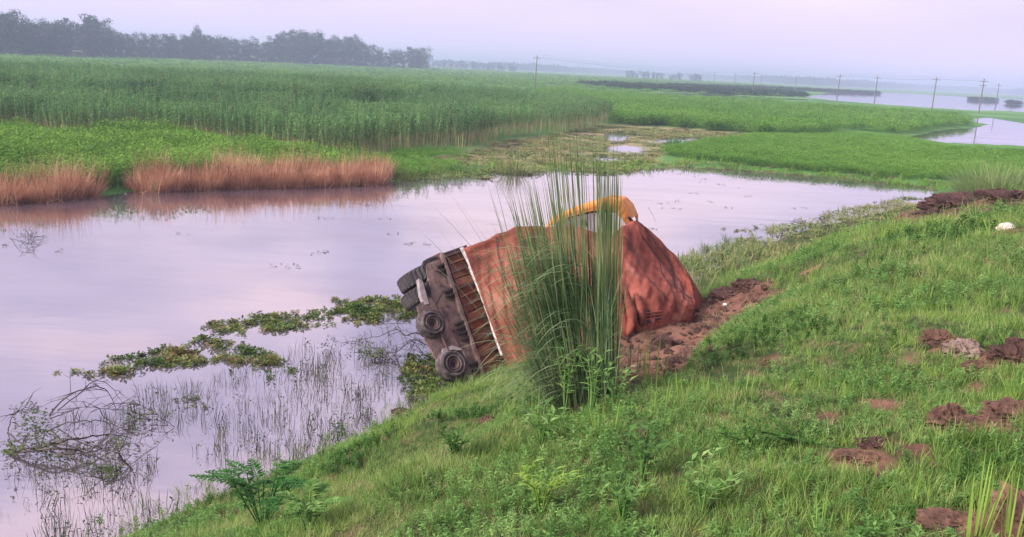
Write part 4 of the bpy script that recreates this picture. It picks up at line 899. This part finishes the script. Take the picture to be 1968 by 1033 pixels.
# folds of loose cover at the foot and slats under it, before a black block painted as the recess's shade
for k_, (x0, y0, x1, y1, yy, rr_) in enumerate([(1203, 560, 1218, 640, 16.15, .10), (1222, 565, 1234, 622, 16.25, .09), (1212, 600, 1206, 655, 15.95, .08)]):
    tp(MB().tube([PY(x0, y0, yy + .35), PY((x0 + x1) / 2 + 3, (y0 + y1) / 2, yy), PY(x1, y1, yy)], [rr_ * .5, rr_, rr_ * .9], 10), 'cover_fold', M_tarp, True)
gap = MB(); g0 = [PY(1228, 600, 16.3), PY(1270, 594, 16.65), PY(1272, 614, 16.5), PY(1232, 626, 16.15)]; gap.add(g0 + [q_ + Vector((.05, .35, 0)) for q_ in g0], [(0, 1, 2, 3), (7, 6, 5, 4), (0, 4, 5, 1), (1, 5, 6, 2), (2, 6, 7, 3), (3, 7, 4, 0)]); tp(gap, 'gap_shade_block', M_black)
for k_ in range(4):
    y = 602 + k_ * 6; tp(MB().tube([PY(1229, y + 2, 16.22), PY(1250, y - 1, 16.35), PY(1271, y - 4, 16.5)], .018, 5), 'slat', M_tarp)
# cab: orange roof edge over a white panel
topc = [(1050, 433), (1062, 418), (1090, 404), (1130, 391), (1165, 382), (1190, 386), (1204, 400), (1213, 421)]
lowc = [(1050, 440), (1064, 430), (1092, 418), (1132, 407), (1165, 403), (1181, 408), (1194, 420), (1209, 438)]
yy = [18.0, 18.1, 18.25, 18.45, 18.6, 18.7, 18.75, 18.8]
orm = MB(); Vt = []
NS = 36
def lerpl(l, t_): n = len(l) - 1; x = min(t_ * n, n - 1e-6); i = int(x); f = x - i; return [a + (b2 - a) * f for a, b2 in zip(l[i], l[i + 1])]
tl = [(*a, y_) for a, y_ in zip(topc, yy)]; ll = [(*a, y_) for a, y_ in zip(lowc, yy)]
for i in range(NS + 1):
    a = lerpl(tl, i / NS); b2 = lerpl(ll, i / NS); T = PY(*a); Lw = PY(b2[0], b2[1], b2[2] - .12); corr = .018 * math.sin(i * 2.1)
    mid = (T + Lw) / 2 + Vector((0, -.04 + corr, .01))
    Vt += [Lw, mid + (Lw - mid) * .3, mid, T + Vector((0, -.03 + corr, -.02)), T, T + Vector((.25, .8, -.02)), T + Vector((.35, 1.3, -.35))]
k7 = 7
orm.add(Vt, [(i * k7 + j, i * k7 + j + 1, (i + 1) * k7 + j + 1, (i + 1) * k7 + j) for i in range(NS) for j in range(k7 - 1)]); cabr = tp(orm, 'cab_roof_edge', M_orange, True)
wp = [(1062, 430), (1092, 420), (1132, 411), (1165, 407), (1182, 410), (1194, 421), (1212, 444), (1206, 470), (1160, 470), (1110, 462), (1075, 450)]
a_ = [PY(x, y, 18.25 + (x - 1060) * .0025) for x, y in wp]; n = len(a_); wmb = MB(); wmb.add(a_ + [q_ + Vector((.2, .7, 0)) for q_ in a_], [tuple(range(n))[::-1], tuple(range(n, 2 * n))] + [(i, (i + 1) % n, (i + 1) % n + n, i + n) for i in range(n)]); tp(wmb, 'cab_panel', M_white)
for lst in ([(1118, 424), (1126, 423), (1127, 434), (1119, 435)],):
    a_ = [PY(x, y, 18.22 + (x - 1060) * .0025) for x, y in lst]; wmb = MB(); wmb.add(a_ + [q_ + Vector((.01, .04, 0)) for q_ in a_], [(3, 2, 1, 0), (4, 5, 6, 7), (0, 1, 5, 4), (1, 2, 6, 5), (2, 3, 7, 6), (3, 0, 4, 7)]); tp(wmb, 'cab_window', M_black)

# ============================================================ tall reed clump in front of the truck
cb = hit(1112, 778); print('CLUMP', cb, 'BASE', base, 'slide', hit(1330, 590), hit(1600, 700), hit(1968, 1033), hit(984, 1033), hit(1930, 380))
cl = empty('tall_grass_clump', cb, 'tall dark green grass clump standing before the truck', 'grass clump')
Dc = cb.y; mpp = Dc / FPX        # metres per photo pixel at the clump
st = MB(); lf = MB(); lf2 = MB()
for i in range(205):
    u = random.gauss(0, .5); u = max(-1, min(1, u)); bx = (u * 62 + 6) * mpp; by = U(-.28, .28)
    lean = -.06 - .12 * (1 - u) + random.gauss(0, .035)
    if u > .4: lean = U(-.10, -.035)
    l = (615 - 270 * U(0, 1) ** 1.5) * mpp * (1 if lean > -.17 else .84)
    st.blade((bx, by, -.05), (lean, U(-.12, .12), 1), l, .017 if i % 4 else .026, U(0, .12) if U(0, 1) < .85 else .5, 6, side=Vector((1, U(-.5, .5), 0)).normalized())
for i in range(520):
    u = U(-1, 1); bx = (u * 72 - 4) * mpp; by = U(-.35, .35)
    z0 = U(0, .9) ** 1.0 * 1.1 if U(0, 1) < .6 else 0
    lean = random.gauss(-.26 + .13 * u, .17)
    if u > .35: lean = random.gauss(-.08, .06)
    l = U(120, 330) * mpp
    lf.blade((bx + lean * z0, by, z0 - .03), (lean, U(-.25, .25), 1), l, .013, U(.1, .9), 5)
for i in range(800):    # arching leaves spilling to the left and forward
    u = U(-1, .35); bx = (u * 80) * mpp; by = U(-.35, .2); z0 = U(0, 1.55)
    an = U(-.9, .9); hx = -U(.3, 1.0); l = U(80, 205) * mpp
    lf2.blade((bx - .12 * z0 * U(.3, 1), by, z0), (hx * math.cos(an), hx * math.sin(an) * .8, U(.5, 1.1)), l, .012, U(1.2, 2.6), 7)
for i in range(70):
    z0 = U(0, 1.0); lf2.blade((U(10, 60) * mpp, U(-.3, .1), z0), (U(.1, .45), U(-.5, .3), U(.8, 1.2)), U(60, 150) * mpp, .011, U(.8, 2.0), 7)
# single leaf bent over on the right
lf2.blade((66 * mpp, 0, .9), (.17, 0, 1), 250 * mpp, .014, .1, 6); lf2.blade((66 * mpp + .17 * 245 * mpp, 0, .9 + 240 * mpp), (.3, 0, -.4), 45 * mpp, .012, .8, 4)
for i in range(60): st.blade((U(40, 76) * mpp, U(-.2, .2), 0), (U(-.09, -.035), U(-.05, .05), 1), U(280, 560) * mpp, .018, .03, 5, side=Vector((1, U(-.5, .5), 0)).normalized())
for i in range(160): lf2.blade((U(-90, 85) * mpp, U(-.5, .3), 0), (U(-1, .8), U(-1, .6), U(.2, .9)), U(.2, .6), .012, U(.5, 2), 4)
tag(st.build('stalks', M_stalk, cl), kind='stuff'); tag(lf.build('upright_leaves', M_tall, cl), kind='stuff'); tag(lf2.build('arching_leaves', M_tall, cl), kind='stuff')

# ============================================================ leafy plants on the bank
M_frond = leafmat('frond_leaf', [(0, G(.02, .08, .02)), (.5, G(.05, .17, .035)), (1, G(.14, .32, .08))], 3, .25)
def leafy(px, py, h, n_st, L, w, mt, lb, name='leafy_weed', spread=.3, pin=False, cat='plant'):
    c_ = hit(px, py); o = empty(name, c_, lb, cat); 
    for s in range(n_st):
        b_ = MB(); a = s * 6.283 / n_st + U(-.4, .4); tip = Vector((math.cos(a) * spread * U(.4, 1), math.sin(a) * spread * U(.4, 1) * .8, h * U(.7, 1)))
        pts_ = [Vector((0, 0, -.03)), Vector((tip.x * .3, tip.y * .3, tip.z * .6)), tip]
        if pin: pts_ = [pts_[0], Vector((tip.x * .45, tip.y * .45, tip.z * .85)), Vector((tip.x * 1.05, tip.y * 1.05, tip.z * U(.75, 1.05)))]
        b_.tube(pts_, [.007, .005, .003], 4, cap=False)
        nl = 9 if not pin else 26
        for i in range(nl):
            t_ = .25 + .75 * (i + 1) / nl; p_ = pts_[0].lerp(pts_[1], t_ * 2) if t_ < .5 else pts_[1].lerp(pts_[2], t_ * 2 - 1)
            if pin:
                ax2 = (pts_[2] - pts_[1]).normalized(); sdv = ax2.cross(Vector((0, 0, 1))).normalized() * (1 if i % 2 else -1)
                ll_ = L * math.sin(math.pi * (.15 + .8 * t_)) ; b_.leaf(p_, sdv + ax2 * .7 + Vector((0, 0, U(-.1, .3))), Vector((0, 0, 1)), ll_, w, fold=.05)
                b_.leaf(p_, sdv * .8 + ax2 * .2 + Vector((0, 0, U(.0, .5))), Vector((0, 0, 1)), ll_ * .8, w * .8)
            else:
                a2 = i * 2.4 + U(-.5, .5); b_.leaf(p_, (math.cos(a2), math.sin(a2), U(.1, .8)), Vector((0, 0, 1)), L * U(.7, 1.15), w * U(.8, 1.2))
        o2 = b_.build('stem', mt, o)
    return o
leafy(505, 1018, .62, 13, .12, .03, M_frond, 'big dark leafy plant with deeply cut leaves at lower left', 'cut_leaf_plant', .62, True)
leafy(590, 1020, .35, 7, .10, .03, M_weed, 'small cut leaf plant right of the big dark one', 'cut_leaf_plant', .35, True)
leafy(1085, 800, .85, 6, .12, .035, M_weed, 'pale leafy weed rising left in front of the tall clump', 'leafy_weed', .18)
leafy(1135, 808, .75, 6, .12, .033, M_weed, 'pale leafy weed at the centre foot of the tall clump', 'leafy_weed', .22)
leafy(1180, 800, .55, 5, .11, .03, M_weed, 'pale leafy weed at the right foot of the tall clump', 'leafy_weed', .2)
leafy(1235, 925, .42, 6, .10, .04, M_weed, 'dark broad leaved weed in the middle of the bank', 'leafy_weed', .25)
leafy(872, 885, .32, 6, .10, .035, M_darkweed, 'dark weed left of centre on the lower bank', 'leafy_weed', .22)
leafy(1040, 985, .34, 10, .09, .022, M_bright, 'bright narrow leaved plant at the bottom centre', 'narrow_leaf_plant', .35)
leafy(1195, 1000, .34, 10, .09, .025, M_weed, 'mid green narrow leaved plant right of the bottom centre', 'narrow_leaf_plant', .35)
leafy(1440, 870, .18, 16, .06, .03, M_darkweed, 'low dark blue green creeper patch on the open bank', 'creeper_plant', .45)
leafy(1530, 860, .16, 16, .06, .03, M_darkweed, 'right hand part of low creeper patch with duller leaves', 'creeper_plant', .5)
leafy(1105, 640, 1.0, 2, .13, .04, M_weed, 'slender weed climbing against the tall clump', 'leafy_weed', .08)
leafy(650, 850, .30, 2, .11, .035, M_darkweed, 'dark spiky seedling at the water edge', 'leafy_weed', .1)
leafy(1040, 860, .35, 5, .12, .04, M_weed, 'bushy weed below left of the tall clump', 'leafy_weed', .25)
leafy(1350, 980, .35, 9, .08, .03, M_weed, 'bushy weed near the bottom right of centre', 'leafy_weed', .3)
def tuft(px, py, h, n, w, mt, lb, lean=.25, rad=.05, name='grass_tuft', bend=.35):
    c_ = hit(px, py); b_ = MB()
    for i in range(n):
        a = U(0, 6.283); b_.blade((rad * math.cos(a), rad * math.sin(a), -.02), (math.cos(a) * lean * U(.2, 1), math.sin(a) * lean * U(.2, 1), 1), U(.5, 1) * h, w, bend * U(.2, 1.5), 5)
    o = b_.build(name, mt, loc=c_); tag(o, lb, 'grass'); return o
tuft(1873, 1040, .62, 14, .016, M_bright, 'bright tall grass tuft by the lower right corner, left of two', .22)
tuft(1945, 1045, .60, 12, .014, M_bright, 'bright tall grass tuft at the lower right corner, right of two', .3)
tuft(1912, 1015, .55, 4, .010, M_bright, 'thin pale grass stalks between the two bright tufts', .08)
tuft(1585, 1035, .38, 10, .010, M_bright, 'bright upright grass blades at the bottom right', .18)
tuft(1640, 1020, .26, 8, .010, M_bright, 'short bright grass blades right of the upright ones', .2)
tuft(1255, 740, .75, 16, .014, M_bright, 'bright upright grass at the edge of the earth slide', .1, .12)
tuft(1210, 735, .85, 12, .012, M_tall, 'grey green grass stems right beside the tall clump', .12, .08)
tuft(1032, 815, .5, 9, .014, M_bright, 'bright grass blades at the left foot of the tall clump', .1)
tuft(985, 800, .35, 12, .012, M_bright, 'fine grass tuft left of the bright blades', .3)
tuft(1165, 835, .42, 16, .013, M_bright, 'bright grass under the tall clump on the right', .3, .1)
tuft(1270, 800, .4, 14, .012, M_bright, 'bright upright grass on the middle bank', .18, .12)
tuft(560, 890, .45, 12, .012, M_tall, 'dark grass stems standing at the water edge', .06, .08, bend=.1)
tuft(1330, 770, .4, 16, .012, M_bright, 'yellow green grass below the earth slide', .2, .14)
tuft(1420, 760, .35, 14, .012, M_grass, 'soft grass tuft on the slope right of the slide', .3, .14)
tuft(1555, 730, .3, 8, .012, M_bright, 'single bright blade group on the upper slope', .1)
tuft(1830, 700, .4, 8, .014, M_bright, 'bright leaning blades beside the pale clod', .6, bend=.2)
tuft(1815, 800, .3, 7, .012, M_bright, 'short blades in front of the big red clod', .15)
tuft(1960, 770, .4, 16, .012, M_bright, 'arching pale grass at the right frame edge', .7, .1, bend=1.2)
c_ = PD(1925, 375, 30); c_ = hit(1928, 392)
hp = []
for x0, y0, sx0, sy0, n in [(1850, 415, 45, 9, 1500), (1940, 405, 45, 9, 1500), (1780, 428, 25, 5, 300)]:
    for _ in range(n):
        h0 = hit(x0, y0) if not hp or _ == 0 else h0
        q_ = (h0.x + random.gauss(0, sx0 * .016), h0.y + random.gauss(0, sx0 * .012)); hp.append(q_)
hp = np.array(hp); HEAP = hp
# feathery pale bush behind the mound
def feather(px, py, D, h, rad, n, lb):
    c_ = PD(px, py, D); c_.z = gz(c_.x, c_.y); b_ = MB()
    for i in range(n):
        a = U(0, 6.283); r_ = rad * math.sqrt(U(0, 1)); b_.blade((r_ * math.cos(a), r_ * math.sin(a), 0), (math.cos(a) * r_ * .7 + U(-.4, .4), math.sin(a) * r_ * .7 + U(-.4, .4), 1), U(.4, 1) * h, .02, U(.2, 1.4), 4)
    tag(b_.build('feathery_bush', M_pale, loc=c_), lb, 'bush')
M_pale = leafmat('pale_bush_leaf', [(0, G(.16, .26, .09)), (1, G(.34, .42, .18))], 1, .3)

# ============================================================ earth clods, mound, litter
def lump(name, px, py, sx_, sy_, sz, mt, lb, cat, seed, n=44, amp=.6, freq=2.4, loc=None, rot=0, sink=.25):
    c_ = loc or hit(px, py); b_ = MB(); V = []; Fc = []; m_ = n // 2
    for i in range(m_ + 1):
        th_ = math.pi * i / m_
        for j in range(n):
            ph = 2 * math.pi * j / n; d = (math.sin(th_) * math.cos(ph), math.sin(th_) * math.sin(ph), math.cos(th_)); V.append(d)
    A = np.array(V); f1 = fbm((A[:, 0] + A[:, 2] * .7) * freq + seed, (A[:, 1] - A[:, 2] * .6) * freq + seed * 3, seed, 4); f2 = np.abs(fbm(A[:, 0] * freq * 2.5 + seed, (A[:, 1] + A[:, 2]) * freq * 2.5, seed + 9, 3))
    f3 = fbm(A[:, 0] * freq * 5 + A[:, 2] * 6, A[:, 1] * freq * 5 - A[:, 2] * 5, seed + 20, 3); A = A * (1 + amp * 1.7 * f1 - amp * 1.1 * f2 + .38 * f3 + .1)[:, None]; A *= np.array([sx_, sy_, sz]) * .88
    for i in range(m_):
        for j in range(n): Fc.append((i * n + j, (i + 1) * n + j, (i + 1) * n + (j + 1) % n, i * n + (j + 1) % n))
    b_.add([tuple(q_) for q_ in A], Fc); o = b_.build(name, mt, loc=(c_.x, c_.y, c_.z + sz * (.5 - sink))); o.rotation_euler = (0, 0, rot); tag(o, lb, cat); return o
lump('earth_clod', 1822, 820, .15, .12, .14, M_clod, 'tall knob of the big red earth clod on the right bank', 'earth clod', 1)
lump('earth_clod', 1870, 832, .33, .14, .10, M_clod, 'long low red earth clod lying on the right bank', 'earth clod', 2, rot=-.15)
lump('earth_clod', 1955, 802, .26, .16, .10, M_clod, 'red earth clod at the right edge behind the long one', 'earth clod', 3)
lump('earth_clod', 1803, 660, .22, .14, .12, M_clod, 'dark red clod above the pale one on the upper slope', 'earth clod', 4)
lump('earth_clod', 1850, 688, .22, .16, .15, M_stone, 'pale pinkish clod on the upper right slope', 'earth clod', 5).data.materials[0] = surfmat('pale_pink_earth', [(.3, G(.15, .10, .08)), (.7, G(.34, .25, .21))], 6, .9, .8, 22, dist=.03)
lump('earth_clod', 1950, 698, .24, .18, .17, M_mound, 'dark round clod at the right edge of the upper slope', 'earth clod', 6)
lump('earth_clod', 1888, 712, .2, .1, .07, M_clod, 'small red clod between the pale and the dark one', 'earth clod', 7)
lump('earth_clod', 1645, 885, .17, .10, .05, M_clod, 'flat reddish clod in the bare patch', 'earth clod', 8)
lump('earth_clod', 1685, 858, .15, .08, .05, M_mound, 'small dark clod behind the flat reddish one', 'earth clod', 9)
lump('earth_clod', 1830, 1010, .20, .12, .06, M_clod, 'red clod near the bottom right tufts', 'earth clod', 10)
lump('earth_clod', 938, 815, .12, .10, .07, M_clod, 'small red clod on the bank below the truck', 'earth clod', 11)
lump('earth_clod', 1300, 700, .16, .12, .07, M_mound, 'dark clod at the lower edge of the earth slide', 'earth clod', 12)
lump('earth_clod', 770, 793, .16, .10, .06, M_mound, 'dark reddish clod at the waterline', 'earth clod', 13)
lump('earth_clod', 1960, 1000, .12, .25, .12, M_clod, 'red earth lump in the lower right corner', 'earth clod', 14)
# broken soil along the slide and the mound
cv = []
for k_ in range(4):
    b_ = MB(); n = 8
    for i in range(5):
        for j in range(n):
            th_ = math.pi * i / 4; ph = 6.283 * j / n; s_ = U(.75, 1.2); b_.v.append((math.sin(th_) * math.cos(ph) * s_, math.sin(th_) * math.sin(ph) * s_, math.cos(th_) * .7 * s_))
    b_.f = [(i * n + j, (i + 1) * n + j, (i + 1) * n + (j + 1) % n, i * n + (j + 1) % n) for i in range(4) for j in range(n)]; b_.m = [0] * len(b_.f)
    cv.append(variant('crumb', b_, M_clod if k_ < 3 else M_mound))
xs = [q_[0] for q_ in slide]; ys = [q_[1] for q_ in slide]; n = 5000
x = rng.uniform(min(xs) - .5, max(xs) + .5, n); y = rng.uniform(min(ys) - .5, max(ys) + .5, n); k = rng.uniform(0, 1, n) < dirt_mask(x, y) * .8; k &= on_bank(x, y)
scatter('earth_crumbs', with_z(np.stack([x[k], y[k]], -1)), cv, rng.gamma(1.4, .022, k.sum()) + .008, .4, 'broken crumbs of reddish earth where the truck slid down', 'soil')
scatter('heap_crumbs', with_z(HEAP, .02), cv, rng.gamma(1.5, .05, len(HEAP)) + .01, .4, 'broken dark clods strewn over the heap by the crest', 'soil')
mounds = [(1845, 412, .95, .7, .42, 'dark earth mound on the bank crest, biggest of the heap'), (1800, 424, .6, .4, .2, 'low left end of the dark earth heap'), (1908, 400, .8, .7, .38, 'middle part of the dark earth heap with a rounded top'), (1968, 402, .8, .7, .36, 'right end of the dark earth heap under the red cloth'), (1765, 430, .4, .3, .13, 'outlying reddish earth lump left of the dark heap')]
for k_, (px, py, a, b2, h_, lb) in enumerate(mounds): lump('earth_mound', px, py, a, b2, h_, M_mound, lb, 'earth mound', 40 + k_, 80, .6, 2.6)
lump('earth_clod', 1400, 570, .45, .22, .16, M_mound, 'dark ridge of pushed up earth above the slide', 'earth clod', 21, 30)
lump('earth_clod', 1440, 553, .4, .2, .16, M_mound, 'dark overhanging lip of earth at the top of the slide', 'earth clod', 22, 30)
mp_ = hit(1935, 392)
feather(1925, 380, math.hypot(mp_.x, mp_.y) + 3.0, 1.5, 1.1, 1500, 'pale feathery bush behind the dark earth heap')
lump('red_cloth', 1964, 372, .35, .2, .2, surfmat('red_cloth', [(.3, G(.45, .02, .02)), (.7, G(.75, .06, .04))], 6), 'bright red cloth bundle on the heap at the right edge', 'cloth', 31, 16)
lump('pale_stone', 1935, 441, .20, .14, .11, M_stone, 'pale round stone on the grass below the dark heap', 'stone', 32, 18, .25)
lump('white_litter', 1334, 582, .13, .1, .11, M_litter, 'crumpled white plastic beside the tarpaulin end', 'litter', 33, 18, .8, 3)
lump('white_litter', 1394, 586, .06, .05, .03, M_litter, 'small white scrap on the dark earth of the slide', 'litter', 34, 10, .6)
lump('white_litter', 1826, 418, .14, .1, .06, M_litter, 'white scrap at the foot of the dark heap', 'litter', 35, 10, .6)
lump('white_litter', 1226, 945, .03, .025, .015, M_litter, 'tiny white scrap in the grass at the bottom', 'litter', 36, 10, .4)

# ============================================================ fallen branches in the water
def branch_thing(lb, paths, leafpts, name='fallen_branch', mt=M_twig, twigs=40, leafn=0, leafm=None):
    c_ = PZ(*paths[0][0][0][:2]); o = empty(name, c_, lb, 'branch'); allp_ = []
    for pth, rad in paths:
        pts_ = [PZ(x, y, z) for x, y, z in pth]; dense = [cat(pts_, t_) + Vector((random.gauss(0, .008), random.gauss(0, .008), random.gauss(0, .008))) - c_ for t_ in np.linspace(0, 1, 18)]
        rads = [rad * .7 * (1 - .75 * i / 17) for i in range(18)]; MB().tube(dense, rads, 5).build('limb', mt, o); allp_ += dense[4:]
    b_ = MB()
    for i in range(twigs):
        s = random.choice(allp_); d = Vector((random.gauss(0, 1), random.gauss(0, 1), random.gauss(.1, .6))).normalized(); l = U(.15, .55)
        m1 = s + d * l * .5 + Vector((0, 0, U(0, .06))); e_ = s + d * l + Vector((0, 0, U(-.12, .02)))
        b_.tube([s, m1, e_], [.006, .004, .0015], 3, cap=False)
        if U(0, 1) < .6:
            e2 = m1 + Vector((random.gauss(0, .12), random.gauss(0, .12), random.gauss(0, .08))); b_.tube([m1, e2], [.004, .0015], 3, cap=False)
    tag(b_.build('twigs', mt, o), kind='stuff')
    if leafn:
        b_ = MB()
        for i in range(leafn):
            x, y, sp, z = random.choice(leafpts); q_ = PZ(x + random.gauss(0, sp), y + random.gauss(0, sp * .55), abs(random.gauss(0, z))) - c_; a = U(0, 6.28); b_.leaf(q_, (math.cos(a), math.sin(a), U(-.3, .8)), Vector((0, 0, 1)), U(.05, .1), U(.025, .05))
        tag(b_.build('leaves', leafm, o), kind='stuff')
    return o
M_bleaf = leafmat('branch_leaf', [(0, G(.03, .06, .02)), (.5, G(.08, .13, .04)), (1, G(.26, .24, .12))], 2, .2)
branch_thing('fallen leafy branch lying in the lower left water', [
    ([(20, 870, .02), (60, 866, .12), (105, 862, .18), (160, 868, .1), (205, 885, .04)], .035), ([(60, 866, .1), (110, 850, .2), (160, 842, .22), (205, 836, .14), (255, 842, .03)], .03),
    ([(95, 868, .1), (140, 882, .1), (170, 898, .05), (205, 928, .0)], .022), ([(95, 800, .1), (120, 770, .35), (160, 748, .5), (195, 744, .45), (215, 765, .25), (222, 795, .02)], .02),
    ([(110, 790, .15), (150, 758, .4), (185, 732, .55), (215, 745, .4), (235, 775, .1)], .015), ([(90, 830, .1), (120, 815, .2), (170, 808, .28), (205, 812, .2), (215, 830, .05)], .018),
    ([(95, 805, .2), (140, 788, .3), (185, 783, .35), (225, 792, .15)], .014), ([(15, 830, .0), (25, 800, .3), (50, 785, .35), (80, 782, .2)], .012), ([(200, 780, .1), (245, 775, .25), (285, 785, .2), (315, 810, .02)], .013),
    ([(115, 872, .05), (160, 870, .15), (200, 862, .12), (235, 855, .02)], .014), ([(15, 832, .05), (45, 855, .15), (90, 868, .1)], .02), ([(225, 870, .2), (240, 890, .1), (255, 902, .0)], .012), ([(230, 868, .18), (260, 810, .3), (300, 808, .2), (335, 822, .0)], .012)],
    [(60, 800, 22, .1), (80, 830, 28, .1), (25, 865, 12, .12), (225, 855, 20, .08), (260, 800, 20, .1), (140, 880, 30, .05), (210, 905, 12, .06), (100, 850, 30, .1)], twigs=140, leafn=700, leafm=M_bleaf)
branch_thing('bare dark branch in the water left of the truck hub', [
    ([(826, 652, .3), (800, 640, .4), (780, 645, .38), (760, 632, .3), (735, 645, .15), (700, 652, .08), (668, 658, .0)], .02), ([(835, 672, .25), (800, 655, .35), (785, 660, .3), (765, 675, .15), (735, 682, .0)], .018),
    ([(775, 645, .35), (762, 620, .4), (750, 600, .35), (745, 585, .2)], .014), ([(800, 640, .4), (815, 610, .3), (790, 590, .3)], .012), ([(826, 690, .1), (805, 672, .25), (795, 655, .3)], .013), ([(765, 675, .1), (740, 695, .02), (715, 700, .0)], .01)],
    [(700, 670, 14, .05), (725, 680, 10, .08)], twigs=110, leafn=160, leafm=M_bleaf)
branch_thing('small twiggy snag floating in the open water at left', [([(20, 458, .0), (40, 465, .15), (58, 470, .05)], .014), ([(40, 450, .1), (60, 455, .2), (85, 455, .0)], .014), ([(45, 440, .2), (55, 450, .15), (65, 462, .0)], .01)], [(55, 455, 12, .1)], name='twiggy_snag', twigs=26, leafn=60, leafm=M_bleaf)
